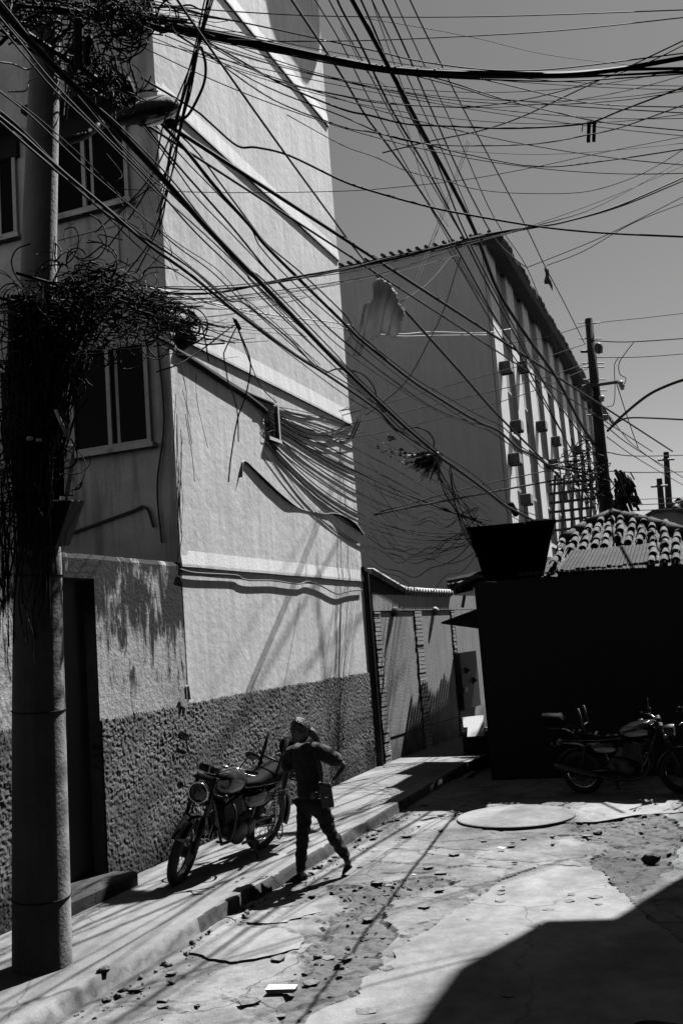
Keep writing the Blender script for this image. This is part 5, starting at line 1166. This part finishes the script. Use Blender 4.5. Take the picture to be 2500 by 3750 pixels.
    for s_ in (-1, 1):
        b.tube([(.46, s_ * .1, .36), (0, s_ * .1, .295)], .02, 8)
        b.tube([(.5, s_ * .08, .30), (.55, s_ * .08, .26), (.8, s_ * .07, .25), (.93, s_ * .05, .5), (1.06, 0, .84)], .016, 8)
        b.tube([(1.08, 0, .86), (.8, s_ * .05, .78), (.3, s_ * .08, .74), (-.2, s_ * .08, .74)], .016, 8)
        b.tube([(.45, s_ * .09, .3), (.4, s_ * .09, .55), (.3, s_ * .09, .74)], .016, 8)
    b.tube([(.85, 0, .75), (.9, 0, .3)], .02, 8); P(b, 'frame', 'mpaint')
    for s_ in (-1, 1):
        b = B(); b.tube([(.02, s_ * .125, .32), (.14, s_ * .125, .68)], .014, 8)
        k_ = [(.04 + .1 * i / 60 + .026 * math.cos(i * .9) * .7, s_ * .125 + .026 * math.sin(i * .9), .38 + .28 * i / 60) for i in range(61)]
        b.tube(k_, .006, 5); P(b, 'shock_absorber', 'chrome')
        b = B(); b.tube([(.5, s_ * .1, .29), (.5, s_ * .28, .29)], .014, 8); P(b, 'footpeg', 'tyre')
        b = B(); b.tube(spline([(.86, s_ * .05, .72), (.9, s_ * .2, .66), (.92, s_ * .25, .5), (.9, s_ * .2, .34), (.86, s_ * .05, .28)], 5), .011, 8); P(b, 'crash_bar', 'darkmetal')
    b = B()
    for s_ in (-1, 1): b.tube(spline([(.1, s_ * .12, .76), (-.1, s_ * .13, .9), (-.35, s_ * .12, .92)], 4), .009, 8)
    for x in (-.12, -.22, -.34): b.tube([(x, -.12, .92), (x, .12, .92)], .008, 8)
    P(b, 'luggage_rack', 'darkmetal')
    b = B()
    for s_ in (-1, 1): b.tube([(.16, s_ * .11, .84), (.10, s_ * .115, 1.18)], .018, 8)
    b.tube([(.14, -.11, .95), (.14, .11, .95)], .012, 8); P(b, 'backrest_posts', 'darkmetal')
    b = B(); b.tube([(.42, .1, .3), (.36, .3, -.015)], .012, 8); b.box((.32, .28, -.035), (.40, .33, -.02)); P(b, 'side_stand', 'darkmetal', False, False)
    b = B(); b.loft([ts(-.46, .1, .93, 1.08), ts(-.44, .14, .93, 1.12), ts(-.18, .14, .93, 1.10), ts(-.15, .1, .93, 1.04)]); P(b, 'tail_box', 'seat')
    b = B(); b.torus((.0, .1, .295), (0, 1, 0), .09, .01, 20, 5); b.box((0, .095, .375), (.5, .105, .4)); b.box((0, .095, .19), (.5, .105, .215)); P(b, 'chain_guard', 'darkmetal', False, False)
    return t
m1 = motorcycle('black motorcycle with bright tank parked on the pavement against the roughcast wall')
fc = atax(618, 3234, 2, 0); rc = atax(950, 3108, 2, 0)
dirv = (fc - rc); dirv.z = 0; ang = math.atan2(dirv.y, dirv.x)
sc1 = min(1.1, dirv.length / 1.34)
m1.matrix_world = Matrix.Translation(rc) @ Matrix.Rotation(ang, 4, 'Z') @ Matrix.Rotation(rad(-19), 4, 'X') @ Matrix.Scale(sc1, 4)
m2 = tree_copy(m1); m2['label'] = 'second motorcycle standing in deep shade before the dark house'; m2['category'] = 'motorcycle'
m2.matrix_world = Matrix.Translation((-2.05, 14.25, RZ)) @ Matrix.Rotation(rad(-12), 4, 'Z') @ Matrix.Rotation(rad(6), 4, 'X')
m3 = tree_copy(m1); m3['label'] = 'third motorcycle, cut by the right edge, in deep shade'
m3.matrix_world = Matrix.Translation((.15, 12.9, RZ)) @ Matrix.Rotation(rad(115), 4, 'Z') @ Matrix.Rotation(rad(-9), 4, 'X')

for mm in (m2, m3):  # darker materials put the deep shade on these bikes into their colour
    for ch in mm.children:
        if ch.name.split('.')[0] in ('fuel_tank', 'exhaust', 'headlight', 'shock_absorber'):
            ch.data = ch.data.copy(); ch.data.materials[0] = MT['mpaint'] if ch.name.startswith('fuel') else MT['engine']
# ------------------------------------------------------------------ woman walking
def skin(name, joints, bones, m, parent, sub=2, root=None, smooth=True, rs_=1.0, wrinkle=0):
    me = bpy.data.meshes.new(name); keys = list(joints); ix = {k: i for i, k in enumerate(keys)}
    org = Vector(parent['_w'])
    me.from_pydata([tuple(Vector(joints[k][0]) - org) for k in keys], [(ix[a], ix[c_]) for a, c_ in bones], [])
    ob = bpy.data.objects.new(name, me); COL.objects.link(ob)
    md = ob.modifiers.new('skin', 'SKIN'); md.use_smooth_shade = True
    for i, k in enumerate(keys):
        r = joints[k][1]; r = r if isinstance(r, (tuple, list)) else (r, r); r = (r[0] * rs_, r[1] * rs_)
        v = me.skin_vertices[0].data[i]; v.radius = r; v.use_root = (k == (root or keys[0]))
    ob.modifiers.new('sub', 'SUBSURF').levels = sub; ob.modifiers['sub'].render_levels = sub
    dg = bpy.context.evaluated_depsgraph_get(); me2 = bpy.data.meshes.new_from_object(ob.evaluated_get(dg)); bpy.data.objects.remove(ob)
    me2.name = name; me2.materials.clear(); me2.materials.append(MT[m]); me2.polygons.foreach_set('use_smooth', [True] * len(me2.polygons))
    if wrinkle:
        for v in me2.vertices:
            c_ = v.co; v.co = c_ + v.normal * wrinkle * (mn.noise(Vector((c_.x * 9, c_.y * 9, c_.z * 22))) + .6 * mn.noise(Vector((c_.x * 26, c_.y * 26, c_.z * 14 + 5))))
    o = bpy.data.objects.new(name, me2); COL.objects.link(o); o.parent = parent; return o
foot = atax(1100, 3228, 2, RZ); WP = depth(foot)
def J(px, py, dw=0): return atw(px, py, WP + dw)
wm = thing('person', 'woman in dark clothes with tied hair walking off the road past the motorcycle', 'person', tuple(foot))
pelv = J(1140, 2925, .04); chest = J(1130, 2800, .02); neckb = J(1118, 2738, .0); headc = J(1100, 2676, -.02)
sL = J(1180, 2752, -.10); sR = J(1066, 2762, .12)                  # image right / image left shoulders
eL = J(1262, 2803, .02); hL = J(1212, 2868, -.06)
eR = J(1046, 2838, .12); hR = J(1038, 2893, .02)
hipL = J(1163, 2925, -.06); hipR = J(1118, 2925, .08)
kR = J(1108, 3062, .0); aR = J(1100, 3198, .0)
kL = J(1212, 3052, -.02); aL = J(1274, 3152, .05)
skin('body', {'pelvis': (pelv, .09), 'chest': (chest + Vector((0, 0, -.03)), .075), 'neckb': (neckb, .042), 'neck': (J(1112, 2722, -.01), .045), 'sL': (sL + Vector((0, 0, -.02)), .036), 'sR': (sR + Vector((0, 0, -.02)), .036), 'eL': (eL, .034), 'wL': (hL + (eL - hL) * .12, .023), 'eR': (eR, .034), 'wR': (hR, .023),
      'hipL': (hipL, .085), 'hipR': (hipR, .085), 'kL': (kL, .055), 'aL': (aL, .036), 'kR': (kR, .055), 'aR': (aR, .036)},
     [('pelvis', 'chest'), ('chest', 'neckb'), ('neckb', 'neck'), ('neckb', 'sL'), ('neckb', 'sR'), ('sL', 'eL'), ('eL', 'wL'), ('sR', 'eR'), ('eR', 'wR'), ('pelvis', 'hipL'), ('pelvis', 'hipR'), ('hipL', 'kL'), ('kL', 'aL'), ('hipR', 'kR'), ('kR', 'aR')], 'skin', wm)
# head, facing left and down, towards the camera a little
fdir = (-CX * .78 - FW * .55 - Vector((0, 0, .55))).normalized(); hside = fdir.cross(Vector((0, 0, 1))).normalized(); hup = hside.cross(fdir)
Mh = Matrix((fdir, hside, hup)).transposed()
b = B(); b.ell((0, 0, 0), (.093, .074, .112), 24, 18)
for i, v in enumerate(b.v):
    x, y, z = v
    if z < -.02: x += .018 * (-z / .1); y *= 1 - .28 * (-z / .11); x *= 1 - .10 * (-z / .11)        # chin and jaw
    if x > .05:
        nose = math.exp(-(y / .014) ** 2) * math.exp(-((z + .018) / .02) ** 2); x += .026 * nose
        x += .008 * math.exp(-(y / .014) ** 2) * math.exp(-((z - .01) / .02) ** 2)
        x -= .010 * math.exp(-((abs(y) - .03) / .014) ** 2) * math.exp(-((z - .008) / .012) ** 2)      # eye sockets
        x += .005 * math.exp(-(y / .022) ** 2) * math.exp(-((z + .05) / .009) ** 2)                    # lips
        x += .004 * math.exp(-((z - .03) / .01) ** 2)
    b.v[i] = tuple(headc + Mh @ (Vector((x, y, z)) * 1.08))
for s_ in (-1, 1): b.ell(headc + Mh @ Vector((-.005, s_ * .076, -.008)), (.014, .010, .026), 10, 8)
b.build('head', MT['skin'], wm, smooth=True)
for s_ in (-1, 1):
    b = B(); b.ell(headc + Mh @ Vector((.074, s_ * .030, .008)), (.012, .012, .010), 10, 8); b.build('eye', MT['mpaint'], wm, smooth=True)
b = B(); b.ell((0, 0, 0), (.102, .084, .118), 24, 18)
for i, v in enumerate(b.v):
    x, y, z = v
    r_ = 1 + .09 * mn.noise(Vector((x * 30, y * 50, z * 20)))
    if x > .035 and z < .055: r_ *= .86            # keeps the face free
    if z < -.05: r_ *= .80
    b.v[i] = tuple(headc + Mh @ (Vector((x * r_ - .012, y * r_, z * r_ + .010)) * 1.05))
b.build('hair', MT['hair'], wm, smooth=True)
b = B(); pb = headc + Mh @ Vector((-.10, 0, -.02)); b.tube(spline([J(1128, 2676, .02), J(1148, 2690, .03), J(1160, 2712, .05), J(1166, 2740, .07), J(1168, 2765, .08)], 4), [.05, .05, .048, .044, .042, .04, .038, .036, .034, .032, .03, .027, .024, .02, .016, .011, .006], 10); b.build('ponytail', MT['hair'], wm, smooth=True)
def hand(wrist, d, palmn, name, r=.008, curl=.5):
    d = Vector(d).normalized(); palmn = Vector(palmn).normalized(); sd_ = d.cross(palmn).normalized()
    j = {'w': (wrist, .022), 'p': (wrist + d * .045, (.032, .02)), 'q': (wrist + d * .075, (.034, .017))}; bo = [('w', 'p'), ('p', 'q')]
    for i, (off, ln) in enumerate(((-.026, .06), (-.009, .07), (.009, .066), (.025, .052))):
        a = wrist + d * .085 + sd_ * off; m_ = a + d * ln * .45 + palmn * ln * .2 * curl; e = m_ + d * ln * .3 + palmn * ln * .55 * curl
        j['a%d' % i] = (a, r); j['m%d' % i] = (m_, r * .9); j['e%d' % i] = (e, r * .75); bo += [('q', 'a%d' % i), ('a%d' % i, 'm%d' % i), ('m%d' % i, 'e%d' % i)]
    a = wrist + d * .03 - sd_ * .035; m_ = a + d * .025 - sd_ * .018 + palmn * .012; e = m_ + d * .025 + palmn * .012
    j['t0'] = (a, r * 1.2); j['t1'] = (m_, r); j['t2'] = (e, r * .8); bo += [('p', 't0'), ('t0', 't1'), ('t1', 't2')]
    skin(name, j, bo, 'skin', wm, 2, 'w')
hand(hR, hR - eR, -CX * .6 - FW * .6, 'hand', curl=1.0); hand(hL, (J(1190, 2880, -.1) - hL), -FW * -.2 - Vector((0, 0, 1)), 'hand', curl=.8)
# clothes: shirt with elbow sleeves, trousers
skin('shirt', {'pelvis': (J(1140, 2935, .03), (.15, .135)), 'waist': (J(1138, 2870, .03), (.128, .115)), 'chest': (J(1132, 2800, .02), (.145, .13)), 'neckb': (J(1120, 2752, 0), .09), 'sL': (sL, .082), 'sR': (sR, .082), 'mL': (sL.lerp(eL, .5), .07), 'mR': (sR.lerp(eR, .5), .07), 'eL': (sL.lerp(eL, .82), .064), 'eR': (sR.lerp(eR, .85), .066)},
     [('pelvis', 'waist'), ('waist', 'chest'), ('chest', 'neckb'), ('neckb', 'sL'), ('neckb', 'sR'), ('sL', 'mL'), ('mL', 'eL'), ('sR', 'mR'), ('mR', 'eR')], 'shirt', wm, sub=3, rs_=1.12, wrinkle=.012)
skin('trousers', {'pelvis': (pelv, .125), 'hipL': (hipL + Vector((0, 0, -.06)), .105), 'hipR': (hipR + Vector((0, 0, -.06)), .105), 'tL': (hipL.lerp(kL, .5), .09), 'tR': (hipR.lerp(kR, .5), .09), 'kL': (kL, .07), 'cL': (kL.lerp(aL, .5), .064), 'aL': (kL.lerp(aL, .93), .052), 'kR': (kR, .07), 'cR': (kR.lerp(aR, .5), .062), 'aR': (kR.lerp(aR, .97), .056)},
     [('pelvis', 'hipL'), ('pelvis', 'hipR'), ('hipL', 'tL'), ('tL', 'kL'), ('kL', 'cL'), ('cL', 'aL'), ('hipR', 'tR'), ('tR', 'kR'), ('kR', 'cR'), ('cR', 'aR')], 'trousers', wm, sub=3, rs_=.95, wrinkle=.016)
def shoe(heel, toe, nm='shoe'):
    heel, toe = Vector(heel), Vector(toe); d = (toe - heel).normalized(); s_ = d.cross(Vector((0, 0, 1))).normalized(); u = s_.cross(d); L_ = (toe - heel).length; b = B(); secs = []
    for f, wd, ht in ((0, .018, .04), (.08, .032, .07), (.3, .034, .075), (.6, .042, .055), (.85, .038, .035), (1, .012, .02)):
        c_ = heel + d * (f * L_); secs.append([c_ + s_ * (wd * math.cos(a)) + u * (ht * .5 + ht * .5 * math.sin(a)) for a in [2 * math.pi * k / 12 for k in range(12)]])
    b.loft(secs); b.build(nm, MT['trousers'], wm, smooth=True)
g1 = Vector((foot.x, foot.y, RZ)); fd = Vector((-CX.x * .75 - FW.x * .5, -CX.y * .75 - FW.y * .5, 0)).normalized()
ank = Vector((aR.x, aR.y, RZ)); shoe(ank - fd * .07 + Vector((0, 0, .012)), ank + fd * .17 + Vector((0, 0, .012)))
b = B(); b.tube([aR + Vector((0, 0, .05)), ank + Vector((0, 0, .05))], [.042, .036], 10); b.build('ankle', MT['skin'], wm, smooth=True)
toe = atax(1256, 3206, 2, RZ + .012); shoe(aL + Vector((0, 0, -.07)) - fd * .05, toe + Vector((0, 0, .0)))
b = B(); b.tube([aL.lerp(kL, .1), aL + Vector((0, 0, -.03))], [.038, .032], 10); b.build('ankle', MT['skin'], wm, smooth=True)
# shoulder bag and hand strap
bg = thing('shoulder_bag', 'dark bag hanging at the hip of the walking woman', 'bag', tuple(J(1200, 2960, -.12)))
b = B(); b.prism([J(1165, 2868, -.17), J(1212, 2880, -.14), J(1224, 2958, -.14), J(1178, 2962, -.17)], FW * .08); b.build('pouch', MT['bag'], bg, bevel=.01)
b = B(); b.tube(spline([J(1180, 2880, -.14), J(1165, 2800, -.15), J(1150, 2745, -.1), J(1140, 2735, .05), J(1160, 2800, .18)], 5), .008, 6); b.build('strap', MT['bag'], bg)
b = B(); b.ell(J(1158, 2900, -.19), (.014, .014, .01), 8, 6); b.ell(J(1194, 2918, -.17), (.014, .014, .01), 8, 6); b.build('buckle', MT['chrome'], bg)
b = B(); ln = [(1030, 2905), (1027, 2960), (1030, 3000), (1034, 3030), (1032, 3058), (1022, 3072), (1014, 3060), (1020, 3030), (1024, 3000), (1026, 2960)]
b.tube(spline([J(a, c_, .0 + .01 * (i % 3)) for i, (a, c_) in enumerate(ln)], 4), .0075, 6); b.tube([J(1016, 3020), J(1036, 3020)], .009, 6); b.tube([J(1018, 3040), J(1036, 3040)], .007, 6)
tag(b.build('leash', MT['bag'], smooth=True), 'black leash loop hanging from the hand of the walking woman', 'leash')
for o in SC.objects:
    if '_w' in o: del o['_w']
